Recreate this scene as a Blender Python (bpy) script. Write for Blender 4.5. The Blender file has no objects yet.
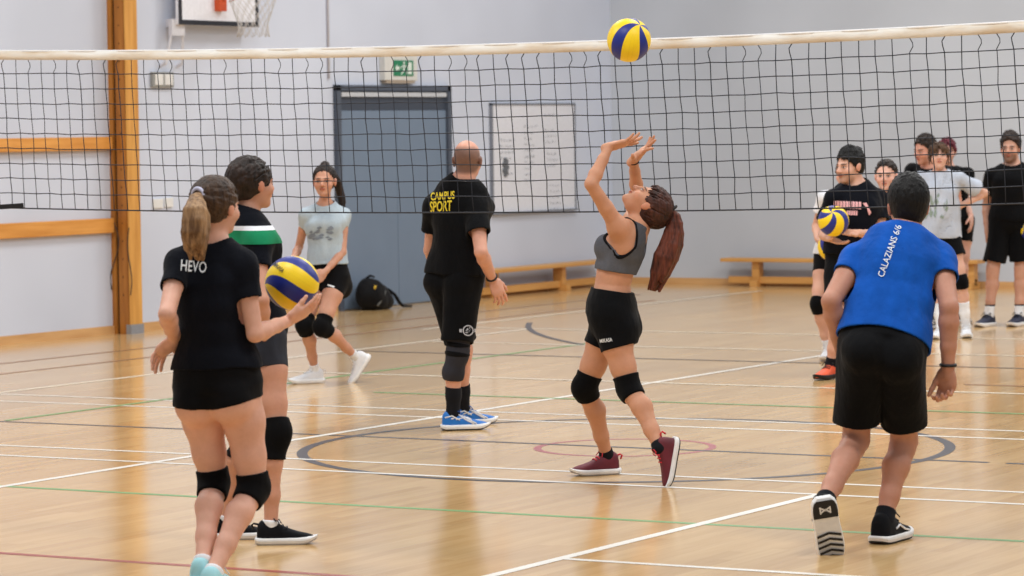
import bpy, bmesh, math, random, time
import numpy as np
from mathutils import Vector, Matrix
from mathutils.bvhtree import BVHTree
random.seed(7); np.random.seed(7)
SC = bpy.context.scene
COL = SC.collection
F32 = np.float32

# ------------------------------------------------------------------ camera (calibrated from the court markings)
FPX, YAW, PIT, ROLL, CAMH = 3283.9, -0.52312, 0.048604, -0.013598, 1.789
fw = np.array([math.sin(YAW)*math.cos(PIT), math.cos(YAW)*math.cos(PIT), -math.sin(PIT)])
_r = np.array([math.cos(YAW), -math.sin(YAW), 0.0]); _u = np.cross(_r, fw)
cr, sr = math.cos(ROLL), math.sin(ROLL)
cR, cU = cr*_r+sr*_u, -sr*_r+cr*_u
CAM = np.array([0, 0, CAMH])
R_ = _r.copy()                                            # image right, horizontal
T_ = -np.array([math.sin(YAW), math.cos(YAW), 0.0])       # towards the camera, horizontal
Z_ = np.array([0, 0, 1.0])
def ray(px, py): return fw*FPX+(px-512)*cR+(288-py)*cU
def at_depth(px, py, D):
    d = ray(px, py); return CAM+d*(D/(-(d@T_)))
def at_z(px, py, z):
    d = ray(px, py); return CAM+d*((z-CAMH)/d[2])
def depth(p): return -float((np.asarray(p)-CAM)@T_)
def W(r, t, v):                                           # direction from right / towards / up components
    a = r*R_+t*T_+v*Z_; return a/np.linalg.norm(a)
def nrm(v): v = np.asarray(v, float); return v/np.linalg.norm(v)

cd = bpy.data.cameras.new('camera'); cam = bpy.data.objects.new('camera', cd); COL.objects.link(cam)
M = Matrix(((cR[0], cU[0], -fw[0], 0), (cR[1], cU[1], -fw[1], 0), (cR[2], cU[2], -fw[2], CAMH), (0, 0, 0, 1)))
cam.matrix_world = M
cd.sensor_width = 36; cd.lens = FPX/1024*36; cd.clip_end = 200; cd.clip_start = .5
cd.dof.use_dof = True; cd.dof.focus_distance = 16.6; cd.dof.aperture_fstop = 5.0
SC.camera = cam

# ------------------------------------------------------------------ materials
def srgb(r, g, b):
    f = lambda c: (c/255/12.92) if c/255 <= .04045 else ((c/255+.055)/1.055)**2.4
    return (f(r), f(g), f(b), 1)
class NT:
    def __init__(s, name):
        s.m = bpy.data.materials.new(name); s.m.use_nodes = True; s.t = s.m.node_tree; s.n = s.t.nodes; s.l = s.t.links
        s.b = s.n['Principled BSDF']
    def add(s, t, **kw):
        x = s.n.new(t)
        for k, v in kw.items(): setattr(x, k, v)
        return x
    def link(s, a, b): s.l.new(a, b)
    def val(s, sock, v):
        if hasattr(v, 'links') or isinstance(v, bpy.types.NodeSocket): s.link(v, sock)
        else: sock.default_value = v
    def math(s, op, a, b=0.0, c=None, clamp=False):
        x = s.add('ShaderNodeMath', operation=op, use_clamp=clamp); s.val(x.inputs[0], a); s.val(x.inputs[1], b)
        if c is not None: s.val(x.inputs[2], c)
        return x.outputs[0]
    def mix(s, f, a, b):
        x = s.add('ShaderNodeMix', data_type='RGBA'); s.val(x.inputs[0], f); s.val(x.inputs[6], a); s.val(x.inputs[7], b); return x.outputs[2]
    def noise(s, vec, scale, detail=3, rough=.5):
        x = s.add('ShaderNodeTexNoise'); s.val(x.inputs['Scale'], scale); x.inputs['Detail'].default_value = detail; x.inputs['Roughness'].default_value = rough
        if vec is not None: s.link(vec, x.inputs['Vector'])
        return x.outputs['Fac']
    def coord(s, kind='Object'): return s.add('ShaderNodeTexCoord').outputs[kind]
    def mapping(s, vec, scale=(1, 1, 1), rot=(0, 0, 0), loc=(0, 0, 0)):
        x = s.add('ShaderNodeMapping'); s.link(vec, x.inputs[0]); x.inputs['Scale'].default_value = scale; x.inputs['Rotation'].default_value = rot; x.inputs['Location'].default_value = loc
        return x.outputs[0]
    def ramp(s, f, lo, hi):
        x = s.add('ShaderNodeMapRange'); s.val(x.inputs[0], f); x.inputs[1].default_value = lo; x.inputs[2].default_value = hi; return x.outputs[0]
    def bump(s, h, strength, dist=.01):
        x = s.add('ShaderNodeBump'); s.val(x.inputs['Height'], h); x.inputs['Strength'].default_value = strength; x.inputs['Distance'].default_value = dist
        s.link(x.outputs[0], s.b.inputs['Normal'])
    def set(s, col=None, rough=None, spec=None, metal=None, coat=None):
        if col is not None: s.val(s.b.inputs['Base Color'], col)
        if rough is not None: s.val(s.b.inputs['Roughness'], rough)
        if spec is not None: s.b.inputs['Specular IOR Level'].default_value = spec
        if metal is not None: s.b.inputs['Metallic'].default_value = metal
        return s
_mats = {}
def plain(name, col, rough=.6, spec=.4, metal=0, var=.06, nscale=30, bump=0.0):
    if name in _mats: return _mats[name]
    t = NT(name); c = t.coord()
    n = t.noise(c, nscale)
    d = tuple(max(0, x*(1-var*2)) for x in col[:3])+(1,); l = tuple(min(1, x*(1+var*2)) for x in col[:3])+(1,)
    t.set(t.mix(n, d, l), rough, spec, metal)
    if bump: t.bump(n, bump, .004)
    _mats[name] = t.m; return t.m
def cloth(name, col, rough=.85, fold=.5, spec=.1, heather=0.0):
    if name in _mats: return _mats[name]
    t = NT(name); c = t.coord()
    w = t.noise(t.mapping(c, (9, 9, 5), (.4, .3, .2)), 1.0, 2)
    w2 = t.noise(t.mapping(c, (28, 28, 16)), 1.0, 3)
    f = t.noise(c, 260, 2)
    h = t.math('ADD', t.math('ADD', w, t.math('MULTIPLY', w2, .35)), t.math('MULTIPLY', f, .03))
    d = tuple(x*(.82-heather*.5) for x in col[:3])+(1,); l = tuple(min(1, x*(1.15+heather)) for x in col[:3])+(1,)
    k = t.math('ADD', t.math('MULTIPLY', w, .5), t.math('MULTIPLY', f, .5)) if heather else w
    t.set(t.mix(t.ramp(k, .3, .7), d, l), rough, spec); t.b.inputs['Sheen Weight'].default_value = .04
    t.bump(h, fold, .03); _mats[name] = t.m; return t.m
def hairmat(name, dark, light, stretch=(60, 60, 6)):
    if name in _mats: return _mats[name]
    t = NT(name); c = t.coord()
    n = t.noise(t.mapping(c, stretch), 1.0, 4, .6)
    n2 = t.noise(c, 9, 2)
    k = t.math('ADD', t.math('MULTIPLY', n, .7), t.math('MULTIPLY', n2, .3))
    t.set(t.mix(t.ramp(k, .36, .66), dark, light), .5, .22); t.bump(n, .55, .012)
    _mats[name] = t.m; return t.m
def ell_mask(t, xyz, c, r, soft=.25):
    # 1 inside the ellipsoid, 0 outside
    s = None
    for i in range(3):
        q = t.math('MULTIPLY', t.math('SUBTRACT', xyz[i], c[i]), 1.0/r[i]); q = t.math('MULTIPLY', q, q)
        s = q if s is None else t.math('ADD', s, q)
    x = t.add('ShaderNodeMapRange', interpolation_type='SMOOTHSTEP'); t.link(s, x.inputs[0])
    x.inputs[1].default_value = 1+soft; x.inputs[2].default_value = 1-soft
    return x.outputs[0]
def skinmat(name, col, brow=(.03, .02, .015, 1), lip=None, iris=(.05, .03, .02, 1), stubble=None, buzz=None, female=False, blush=.25):
    t = NT(name); c = t.coord()
    n = t.noise(c, 14, 3); n2 = t.noise(c, 90, 2)
    d = (col[0]*.93, col[1]*.90, col[2]*.88, 1); l = (min(1, col[0]*1.04), min(1, col[1]*1.03), min(1, col[2]*1.03), 1)
    base = t.mix(t.ramp(t.math('ADD', t.math('MULTIPLY', n, .75), t.math('MULTIPLY', n2, .25)), .35, .65), d, l)
    at = t.add('ShaderNodeAttribute', attribute_name='hc'); sp = t.add('ShaderNodeSeparateXYZ'); t.link(at.outputs['Vector'], sp.inputs[0])
    ax = t.math('ABSOLUTE', sp.outputs[0]); xyz = (ax, sp.outputs[1], sp.outputs[2])
    red = (col[0]*.95, col[1]*.62, col[2]*.56, 1)
    def paint(b, mask, colr, amt=1.0): return t.mix(t.math('MULTIPLY', mask, amt), b, colr)
    base = paint(base, ell_mask(t, xyz, (.042, .075, -.03), (.026, .04, .022), .8), red, blush)
    base = paint(base, ell_mask(t, xyz, (0, .112, -.03), (.018, .02, .014), .8), red, blush)
    base = paint(base, ell_mask(t, xyz, (.08, -.005, -.008), (.014, .026, .036), .5), red, .45)
    if stubble:
        m = ell_mask(t, xyz, (0, .06, -.085), (.072, .075, .058), .5)
        base = paint(base, m, stubble[0], stubble[1])
    base = paint(base, ell_mask(t, xyz, (0, .1, -.0555), (.025, .03, .0095), .35), lip or (col[0]*.72, col[1]*.38, col[2]*.36, 1), .85)
    base = paint(base, ell_mask(t, xyz, (0, .1, -.0555), (.022, .03, .0018), .4), (.06, .02, .02, 1), .7)
    base = paint(base, ell_mask(t, xyz, (.031, .085, .004), (.021, .03, .013), .6), (col[0]*.55, col[1]*.42, col[2]*.4, 1), .6)
    base = paint(base, ell_mask(t, xyz, (.031, .09, .0), (.0140, .03, .0056), .3), (.50, .47, .45, 1), .85)
    base = paint(base, ell_mask(t, xyz, (.031, .09, .0005), (.0065, .03, .0062), .3), iris, 1)
    base = paint(base, ell_mask(t, xyz, (.031, .09, .0062), (.0165, .03, .0026 if female else .0018), .4), (.02, .015, .012, 1), .9)
    base = paint(base, ell_mask(t, xyz, (.032, .09, .0215), (.021, .04, .0042 if female else .0058), .4), brow, .9)
    if buzz:
        m = t.math('MULTIPLY', ell_mask(t, xyz, (0, -.05, .002), (.12, .105, .080), .35), 1.0)
        nn = t.noise(at.outputs['Vector'], 320, 2)
        base = paint(base, m, buzz[0], t.math('MULTIPLY_ADD', nn, .3, buzz[1]-.1))
    t.set(base, .52, .35); t.b.inputs['Subsurface Weight'].default_value = .06; t.b.inputs['Subsurface Scale'].default_value = .02
    t.bump(n2, .04, .003)
    return t.m

# ------------------------------------------------------------------ object helpers
def mesh_obj(name, verts, faces, mats=None, parent=None, smooth=True, mi=None, label=None):
    me = bpy.data.meshes.new(name)
    me.from_pydata([tuple(map(float, v)) for v in verts], [], [tuple(f) for f in faces])
    return _fin(name, me, mats, parent, smooth, mi, label)
def _fin(name, me, mats, parent, smooth=True, mi=None, label=None):
    for m in (mats if isinstance(mats, (list, tuple)) else [mats]):
        if m: me.materials.append(m)
    if mi is not None: me.polygons.foreach_set('material_index', np.asarray(mi, np.int32))
    me.polygons.foreach_set('use_smooth', np.full(len(me.polygons), smooth)); me.update()
    o = bpy.data.objects.new(name, me); COL.objects.link(o)
    if parent is not None: attach(o, parent)
    if label: o['label'] = label
    return o
def attach(o, parent):
    o.parent = parent
    if parent.type == 'EMPTY': o.location = -Vector(parent.location)     # meshes hold world coordinates
def fast_mesh(name, V, Q, mats, parent=None, label=None):
    me = bpy.data.meshes.new(name); n, q = len(V), len(Q)
    me.vertices.add(n); me.vertices.foreach_set('co', np.ascontiguousarray(V, F32).ravel())
    me.loops.add(q*4); me.loops.foreach_set('vertex_index', np.ascontiguousarray(Q, np.int32).ravel())
    me.polygons.add(q); me.polygons.foreach_set('loop_start', np.arange(0, q*4, 4, dtype=np.int32)); me.polygons.foreach_set('loop_total', np.full(q, 4, np.int32))
    me.update(calc_edges=True)
    return _fin(name, me, mats, parent, True, None, label)
def tag(o, label=None, cat=None, group=None, kind=None):
    if label: o['label'] = label
    if cat: o['category'] = cat
    if group: o['group'] = group
    if kind: o['kind'] = kind
    return o
def empty(name, loc):
    o = bpy.data.objects.new(name, None); COL.objects.link(o); o.location = tuple(map(float, loc)); o.empty_display_size = .1; return o
class MB:
    def __init__(s): s.v = []; s.f = []; s.mi = []
    def face(s, idx, m=0): s.f.append(idx); s.mi.append(m)
    def box(s, lo, hi, m=0):
        lo = np.minimum(lo, hi) if False else np.asarray(lo, float); hi = np.asarray(hi, float); n = len(s.v)
        for z in (lo[2], hi[2]):
            for (x, y) in ((lo[0], lo[1]), (hi[0], lo[1]), (hi[0], hi[1]), (lo[0], hi[1])): s.v.append((x, y, z))
        for q in ((3, 2, 1, 0), (4, 5, 6, 7), (0, 1, 5, 4), (1, 2, 6, 5), (2, 3, 7, 6), (3, 0, 4, 7)): s.face([n+i for i in q], m)
        return s
    def bar(s, a, b, w, h, up=Z_, m=0):          # box section bar between two points
        a = np.asarray(a, float); b = np.asarray(b, float); d = nrm(b-a); x = nrm(np.cross(d, up)); z = np.cross(x, d); n = len(s.v)
        for p in (a, b):
            for sx, sz in ((-1, -1), (1, -1), (1, 1), (-1, 1)): s.v.append(p+x*w/2*sx+z*h/2*sz)
        for q in ((0, 1, 2, 3), (7, 6, 5, 4), (0, 4, 5, 1), (1, 5, 6, 2), (2, 6, 7, 3), (3, 7, 4, 0)): s.face([n+i for i in q], m)
        return s
    def tube(s, pts, rad, seg=6, m=0, caps=True):
        pts = [np.asarray(p, float) for p in pts]; k = len(pts); n = len(s.v)
        rad = [rad]*k if np.isscalar(rad) else rad
        t0 = nrm(pts[1]-pts[0]); ref = Z_ if abs(t0[2]) < .9 else np.array([1., 0, 0]); x = nrm(np.cross(t0, ref))
        for i, p in enumerate(pts):
            t = nrm(pts[min(i+1, k-1)]-pts[max(i-1, 0)]); x = nrm(x-t*(x@t)); y = np.cross(t, x)
            for j in range(seg):
                a = 2*math.pi*j/seg; s.v.append(p+(x*math.cos(a)+y*math.sin(a))*rad[i])
        for i in range(k-1):
            for j in range(seg): s.face([n+i*seg+j, n+i*seg+(j+1) % seg, n+(i+1)*seg+(j+1) % seg, n+(i+1)*seg+j], m)
        if caps: s.face([n+j for j in range(seg)][::-1], m); s.face([n+(k-1)*seg+j for j in range(seg)], m)
        return s
    def build(s, name, mats, parent=None, smooth=False, label=None, bevel=0):
        o = mesh_obj(name, s.v, s.f, mats, parent, smooth, s.mi, label)
        if bevel:
            b = o.modifiers.new('bevel', 'BEVEL'); b.width = bevel; b.segments = 2; b.limit_method = 'ANGLE'
        return o

# ------------------------------------------------------------------ signed distance modelling
def smin(a, b, k):
    if k <= 0: return np.minimum(a, b)
    h = np.clip(.5+.5*(b-a)/k, 0, 1); return b+(a-b)*h-k*h*(1-h)
def smax(a, b, k): return -smin(-a, -b, k)
class Cone:
    def __init__(s, a, b, ra, rb, cap=False):
        s.a = np.asarray(a, float); s.b = np.asarray(b, float); s.ra, s.rb, s.cap = ra, rb, cap
    def box(s): r = max(s.ra, s.rb); return np.minimum(s.a, s.b)-r, np.maximum(s.a, s.b)+r
    def ev(s, x, y, z):
        d = s.b-s.a; L2 = max(float(d@d), 1e-12)
        px, py, pz = x-F32(s.a[0]), y-F32(s.a[1]), z-F32(s.a[2])
        tt = (px*F32(d[0])+py*F32(d[1])+pz*F32(d[2]))/F32(L2); t = np.clip(tt, 0, 1)
        o = np.sqrt((px-t*F32(d[0]))**2+(py-t*F32(d[1]))**2+(pz-t*F32(d[2]))**2)-(F32(s.ra)+t*F32(s.rb-s.ra))
        if s.cap: o = np.maximum(o, (tt-1)*F32(math.sqrt(L2)))
        return o
class Ell:
    def __init__(s, c, r, A=None):
        s.c = np.asarray(c, float); s.r = np.asarray(r, float)*np.ones(3); s.A = np.eye(3) if A is None else np.asarray(A, float)   # rows: axes
    def box(s): m = s.r.max(); return s.c-m, s.c+m
    def ev(s, x, y, z):
        px, py, pz = x-F32(s.c[0]), y-F32(s.c[1]), z-F32(s.c[2]); k0 = 0; k1 = 0
        for i in range(3):
            q = (px*F32(s.A[i, 0])+py*F32(s.A[i, 1])+pz*F32(s.A[i, 2]))/F32(s.r[i]); k0 = k0+q*q; k1 = k1+(q/F32(s.r[i]))**2
        k0 = np.sqrt(k0); return k0*(k0-1)/np.sqrt(k1+F32(1e-9))
class Loft:
    def __init__(s, c0, c1, lat, fwd, r0, r1, cap0=False):
        s.c0 = np.asarray(c0, float); s.c1 = np.asarray(c1, float); s.lat, s.fwd, s.r0, s.r1, s.cap0 = lat, fwd, r0, r1, cap0
    def box(s): m = max(*s.r0, *s.r1); return np.minimum(s.c0, s.c1)-m, np.maximum(s.c0, s.c1)+m
    def ev(s, x, y, z):
        d = s.c1-s.c0; L2 = float(d@d); ax = d/math.sqrt(L2)
        lat = s.lat-ax*(s.lat@ax); lat = lat/np.linalg.norm(lat); fwd = np.cross(ax, lat)
        if fwd@s.fwd < 0: fwd = -fwd
        px, py, pz = x-F32(s.c0[0]), y-F32(s.c0[1]), z-F32(s.c0[2])
        tt = (px*F32(d[0])+py*F32(d[1])+pz*F32(d[2]))/F32(L2); t = np.clip(tt, 0, 1)
        qx, qy, qz = px-t*F32(d[0]), py-t*F32(d[1]), pz-t*F32(d[2])
        a = F32(s.r0[0])+t*F32(s.r1[0]-s.r0[0]); b = F32(s.r0[1])+t*F32(s.r1[1]-s.r0[1]); m = np.minimum(a, b)
        u = (qx*F32(lat[0])+qy*F32(lat[1])+qz*F32(lat[2]))/a; v = (qx*F32(fwd[0])+qy*F32(fwd[1])+qz*F32(fwd[2]))/b; w = (qx*F32(ax[0])+qy*F32(ax[1])+qz*F32(ax[2]))/m
        k0 = u*u+v*v+w*w; k1 = (u/a)**2+(v/b)**2+(w/m)**2; k0 = np.sqrt(k0)
        o = k0*(k0-1)/np.sqrt(k1+F32(1e-9))
        if s.cap0: o = np.maximum(o, -tt*F32(math.sqrt(L2)))
        return o
class Grid:
    def __init__(s, lo, hi, h):
        s.h = h; s.lo = np.asarray(lo, float)-3*h; n = np.ceil((np.asarray(hi, float)+3*h-s.lo)/h).astype(int)+1; s.n = n
        s.ax = [(s.lo[i]+h*np.arange(n[i])).astype(F32) for i in range(3)]
    def field(s): return np.full(tuple(s.n), 1.0, F32)
    def sl(s, lo, hi):
        a = np.clip(np.floor((lo-s.lo)/s.h).astype(int), 0, s.n); b = np.clip(np.ceil((hi-s.lo)/s.h).astype(int)+1, 0, s.n)
        return tuple(slice(int(a[i]), int(b[i])) for i in range(3))
    def xyz(s, sl): return s.ax[0][sl[0]][:, None, None], s.ax[1][sl[1]][None, :, None], s.ax[2][sl[2]][None, None, :]
    def add(s, F, prims, k=.0, off=0.0, sub=False):
        for p in prims:
            kk = k; q = p
            if isinstance(p, tuple): q, kk = p
            lo, hi = q.box(); m = kk+max(off, 0)+3*s.h; sl = s.sl(lo-m, hi+m)
            if any(x.stop <= x.start for x in sl): continue
            d = q.ev(*s.xyz(sl))-F32(off)
            F[sl] = smax(F[sl], -d, kk) if sub else smin(F[sl], d, kk)
        return F
    def half(s, F, p, n, k=0.0):                # keep the side n points away from
        x, y, z = s.xyz((slice(None),)*3); n = nrm(n); p = np.asarray(p, float)
        d = (x-F32(p[0]))*F32(n[0])+(y-F32(p[1]))*F32(n[1])+(z-F32(p[2]))*F32(n[2])
        return smax(F, d, k) if k else np.maximum(F, d)
    def plane(s, p, n):
        x, y, z = s.xyz((slice(None),)*3); n = nrm(n); p = np.asarray(p, float)
        return (x-F32(p[0]))*F32(n[0])+(y-F32(p[1]))*F32(n[1])+(z-F32(p[2]))*F32(n[2])
    def mesh(s, F):
        I = F < 0; nx, ny, nz = F.shape
        c = np.zeros((nx-1, ny-1, nz-1), np.uint8); C8 = [(i, j, k) for i in (0, 1) for j in (0, 1) for k in (0, 1)]
        for i, j, k in C8: c += I[i:nx-1+i, j:ny-1+j, k:nz-1+k]
        A = np.argwhere((c > 0) & (c < 8)); M = len(A)
        vals = [F[A[:, 0]+i, A[:, 1]+j, A[:, 2]+k] for i, j, k in C8]
        P = np.zeros((M, 3)); N = np.zeros(M)
        for a in range(8):
            for b in range(a+1, 8):
                df = np.array(C8[b])-np.array(C8[a])
                if df.sum() != 1 or (df < 0).any(): continue
                m = (vals[a] < 0) != (vals[b] < 0); t = vals[a][m]/(vals[a][m]-vals[b][m])
                P[m] += np.array(C8[a])[None]+t[:, None]*df[None]; N[m] += 1
        V = s.lo[None]+s.h*(A+P/N[:, None])
        idx = np.full(c.shape, -1, np.int32); idx[A[:, 0], A[:, 1], A[:, 2]] = np.arange(M)
        Q = []
        for ax in range(3):
            sl0 = [slice(None)]*3; sl1 = [slice(None)]*3; sl0[ax] = slice(0, -1); sl1[ax] = slice(1, None)
            E = I[tuple(sl0)] != I[tuple(sl1)]; e = np.argwhere(E); o = [i for i in range(3) if i != ax]
            e = e[(e[:, o[0]] > 0) & (e[:, o[1]] > 0) & (e[:, o[0]] < F.shape[o[0]]-1) & (e[:, o[1]] < F.shape[o[1]]-1)]
            q = []
            for da, db in ((-1, -1), (0, -1), (0, 0), (-1, 0)):
                g = e.copy(); g[:, o[0]] += da; g[:, o[1]] += db; q.append(idx[g[:, 0], g[:, 1], g[:, 2]])
            q = np.stack(q, 1); ins = I[e[:, 0], e[:, 1], e[:, 2]]
            flip = ins if ax == 1 else ~ins
            q[flip] = q[flip][:, ::-1]; Q.append(q)
        Q = np.concatenate(Q); Q = Q[(Q >= 0).all(1)]
        return V, Q
def wave(x, y, z, sc, seed):
    r = np.random.RandomState(seed); o = 0
    for i in range(3):
        k = r.normal(size=3); k /= np.linalg.norm(k); k *= sc*(1+.5*i); o = o+np.sin(x*F32(k[0])+y*F32(k[1])+z*F32(k[2])+F32(r.rand()*6))/(1+.4*i)
    return o
def bounds(prims, pad=.02):
    L = [(p[0] if isinstance(p, tuple) else p).box() for p in prims]
    return np.min([l for l, _ in L], 0)-pad, np.max([h for _, h in L], 0)+pad
def chain(pts, radii): return [Cone(pts[i], pts[i+1], radii[i], radii[i+1]) for i in range(len(pts)-1)]
def lerp(a, b, t): return np.asarray(a)*(1-t)+np.asarray(b)*t

# ================================================================== THE SETTING
XW, YB, HW = -17.75, 33.1, 6.5          # left wall plane, back wall plane, wall height
def wall_mat(name, col):
    t = NT(name); c = t.coord()
    br = t.add('ShaderNodeTexBrick'); t.link(t.mapping(c, (1, 1, 1)), br.inputs['Vector'])
    n = t.noise(c, .6, 2); n2 = t.noise(c, 40, 2)
    d = tuple(x*.93 for x in col[:3])+(1,); l = tuple(min(1, x*1.05) for x in col[:3])+(1,)
    t.n.remove(br)
    t.set(t.mix(t.ramp(n, .35, .65), d, l), .62, .3); t.bump(n2, .12, .004); return t.m
m_wall_l = wall_mat('painted_wall_left', srgb(203, 210, 225)); m_wall_b = wall_mat('painted_wall_back', srgb(190, 196, 205))
def floor_mat():
    t = NT('maple_floor'); c = t.coord(); sp = t.add('ShaderNodeSeparateXYZ'); t.link(c, sp.inputs[0])
    px = t.math('MULTIPLY', sp.outputs[0], 1/.07); row = t.math('FLOOR', px); fr = t.math('FRACT', px)
    wn = t.add('ShaderNodeTexWhiteNoise', noise_dimensions='1D'); t.link(row, wn.inputs['W'])
    py = t.math('ADD', t.math('MULTIPLY', sp.outputs[1], 1/1.4), t.math('MULTIPLY', wn.outputs['Value'], 7.0)); prow = t.math('FLOOR', py)
    cb = t.add('ShaderNodeCombineXYZ'); t.link(row, cb.inputs[0]); t.link(prow, cb.inputs[1])
    w2 = t.add('ShaderNodeTexWhiteNoise', noise_dimensions='2D'); t.link(cb.outputs[0], w2.inputs['Vector'])
    grain = t.noise(t.mapping(c, (42, 2.2, 1)), 1.0, 4, .6); big = t.noise(t.mapping(c, (.7, .25, 1)), 1.0, 2)
    k = t.math('ADD', t.math('ADD', t.math('MULTIPLY', w2.outputs['Value'], .30), t.math('MULTIPLY', grain, .6)), t.math('MULTIPLY', big, .3))
    col = t.mix(t.ramp(k, .25, .95), srgb(188, 148, 96), srgb(222, 187, 134))
    gap = t.math('LESS_THAN', fr, .02)
    col = t.mix(t.math('MULTIPLY', gap, .28), col, srgb(120, 84, 50))
    rn = t.noise(t.mapping(c, (1.2, .8, 1)), 1.0, 3)
    t.set(col, t.math('MULTIPLY_ADD', rn, .08, .11), .5)
    wob = t.noise(t.mapping(c, (5, 2.0, 1)), 1.0, 2); t.bump(wob, .010, .02)
    return t.m
m_floor = floor_mat()
def line_mat(name, col): return plain(name, col, .34, .35, var=.05, nscale=9)
LM = [m_floor, line_mat('line_white', srgb(228, 224, 216)), line_mat('line_black', srgb(62, 60, 66)), line_mat('line_green', srgb(112, 160, 98)),
      line_mat('line_red', srgb(158, 72, 62)), line_mat('line_pink', srgb(164, 88, 92)), line_mat('line_brown', srgb(150, 104, 74)), line_mat('line_cream', srgb(232, 222, 204))]
b = MB(); n0 = 0
b.v += [(XW, 3, 0), (9, 3, 0), (9, YB, 0), (XW, YB, 0)]; b.face([0, 1, 2, 3], 0)
b.v += [(XW, 3, -.12), (9, 3, -.12), (9, YB, -.12), (XW, YB, -.12)]; b.face([7, 6, 5, 4], 0)
for a, c_ in ((0, 1), (1, 2), (2, 3), (3, 0)): b.face([c_, a, a+4, c_+4], 0)
_lz = [.0006]
def strip(x0, y0, x1, y1, w, m):
    _lz[0] += .00006; z = _lz[0]; a = np.array([x0, y0]); c = np.array([x1, y1]); d = (c-a)/np.linalg.norm(c-a); p = np.array([-d[1], d[0]])*w/2; n = len(b.v)
    for q in (a-p, c-p, c+p, a+p): b.v.append((q[0], q[1], z))
    b.face([n, n+1, n+2, n+3], m)
def arc(cx, cy, r, a0, a1, w, m, seg=96):
    _lz[0] += .00006; z = _lz[0]; n = len(b.v)
    for i in range(seg+1):
        a = math.radians(a0+(a1-a0)*i/seg)
        for rr in (r-w/2, r+w/2): b.v.append((cx+rr*math.cos(a), cy+rr*math.sin(a), z))
    for i in range(seg): b.face([n+2*i, n+2*i+1, n+2*i+3, n+2*i+2], m)
CX, CY = -8.594, 16.14
arc(CX, CY, .49, 0, 360, .042, 5)
strip(-17.6, 11.03, 5, 11.03, .05, 4)
strip(-10.7, 13.15, 5, 13.15, .05, 3); strip(-17, 13.15, -10.7, 13.15, .05, 3)
strip(-17.6, CY, -6.43, CY, .05, 2); strip(-6.33, CY, 4, CY, .05, 2)
arc(CX, CY, 1.8, 0, 360, .06, 2, 160)
for y in (17.385, 17.85, 14.895, 14.43): strip(-17.6, y, 5, y, .045, 1)
strip(-6.62, 11.85, 5, 11.85, .045, 1)
strip(-10.59, 7, -10.59, 25.2, .055, 1); strip(-6.62, 7, -6.62, 14.43, .055, 1)
strip(-14.47, 8, -14.47, 25.4, .05, 7); strip(-13.02, 16.2, -13.02, 24, .05, 3)
strip(-15.6, 12, -15.6, 30, .05, 6); strip(-16.3, 12, -16.3, 31, .05, 6)
strip(-15.35, 25.0, -15.35, 32, .05, 7)
strip(-15.3, 25.4, -4, 25.4, .05, 7); strip(-14.4, 22.4, -4, 22.4, .05, 2); strip(-14.4, 23.6, -4, 23.6, .05, 7); strip(-14.4, 20.3, 2, 20.3, .05, 7); strip(-12, 18.9, 2, 18.9, .05, 3); strip(-8.5, 20.9, 2, 20.9, .05, 6)
arc(-7.81, 29.64, 7.9, 206, 229, .055, 2, 40)
fl = b.build('floor', LM); tag(fl, kind='structure')
b = MB(); b.box((XW-.25, 3, -.12), (XW, YB+.25, HW)); tag(b.build('wall_left', m_wall_l), kind='structure')
b = MB(); b.box((XW, YB, -.12), (9, YB+.25, HW)); tag(b.build('wall_back', m_wall_b), kind='structure')
def wood(name, c1, c2, rough=.42, axis=1):
    t = NT(name); c = t.coord(); sc = [16, 16, 16]; sc[axis] = 1.4
    g = t.noise(t.mapping(c, tuple(sc)), 1.0, 4, .6); t.set(t.mix(t.ramp(g, .3, .7), c1, c2), rough, .35); t.bump(g, .08, .004); return t.m
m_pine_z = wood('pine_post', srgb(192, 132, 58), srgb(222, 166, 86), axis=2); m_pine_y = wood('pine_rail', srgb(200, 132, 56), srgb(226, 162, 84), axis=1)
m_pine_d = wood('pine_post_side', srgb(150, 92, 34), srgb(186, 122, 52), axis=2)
m_skirt = wood('skirting_wood', srgb(196, 148, 96), srgb(216, 172, 118), axis=1); m_skirt_x = wood('skirting_wood_back', srgb(196, 148, 96), srgb(214, 170, 116), axis=0)
m_bench_y = wood('bench_wood_left', srgb(196, 140, 74), srgb(216, 164, 96), axis=1); m_bench_x = wood('bench_wood_back', srgb(190, 136, 72), srgb(214, 162, 94), axis=0)
m_dark = plain('dark_gap', srgb(70, 44, 22), .7); m_steel = plain('grey_steel', srgb(150, 154, 162), .4, metal=.4)
b = MB(); b.box((XW, 3, 0), (XW+.02, 23.62, .075)).box((XW, 23.82, 0), (XW+.02, 27.29, .075)).box((XW, 29.48, 0), (XW+.02, YB, .075)); tag(b.build('baseboard_left', m_skirt), kind='structure')
b = MB(); b.box((XW+.02, YB-.02, 0), (9, YB, .075)); tag(b.build('baseboard_back', m_skirt_x), kind='structure')

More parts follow.
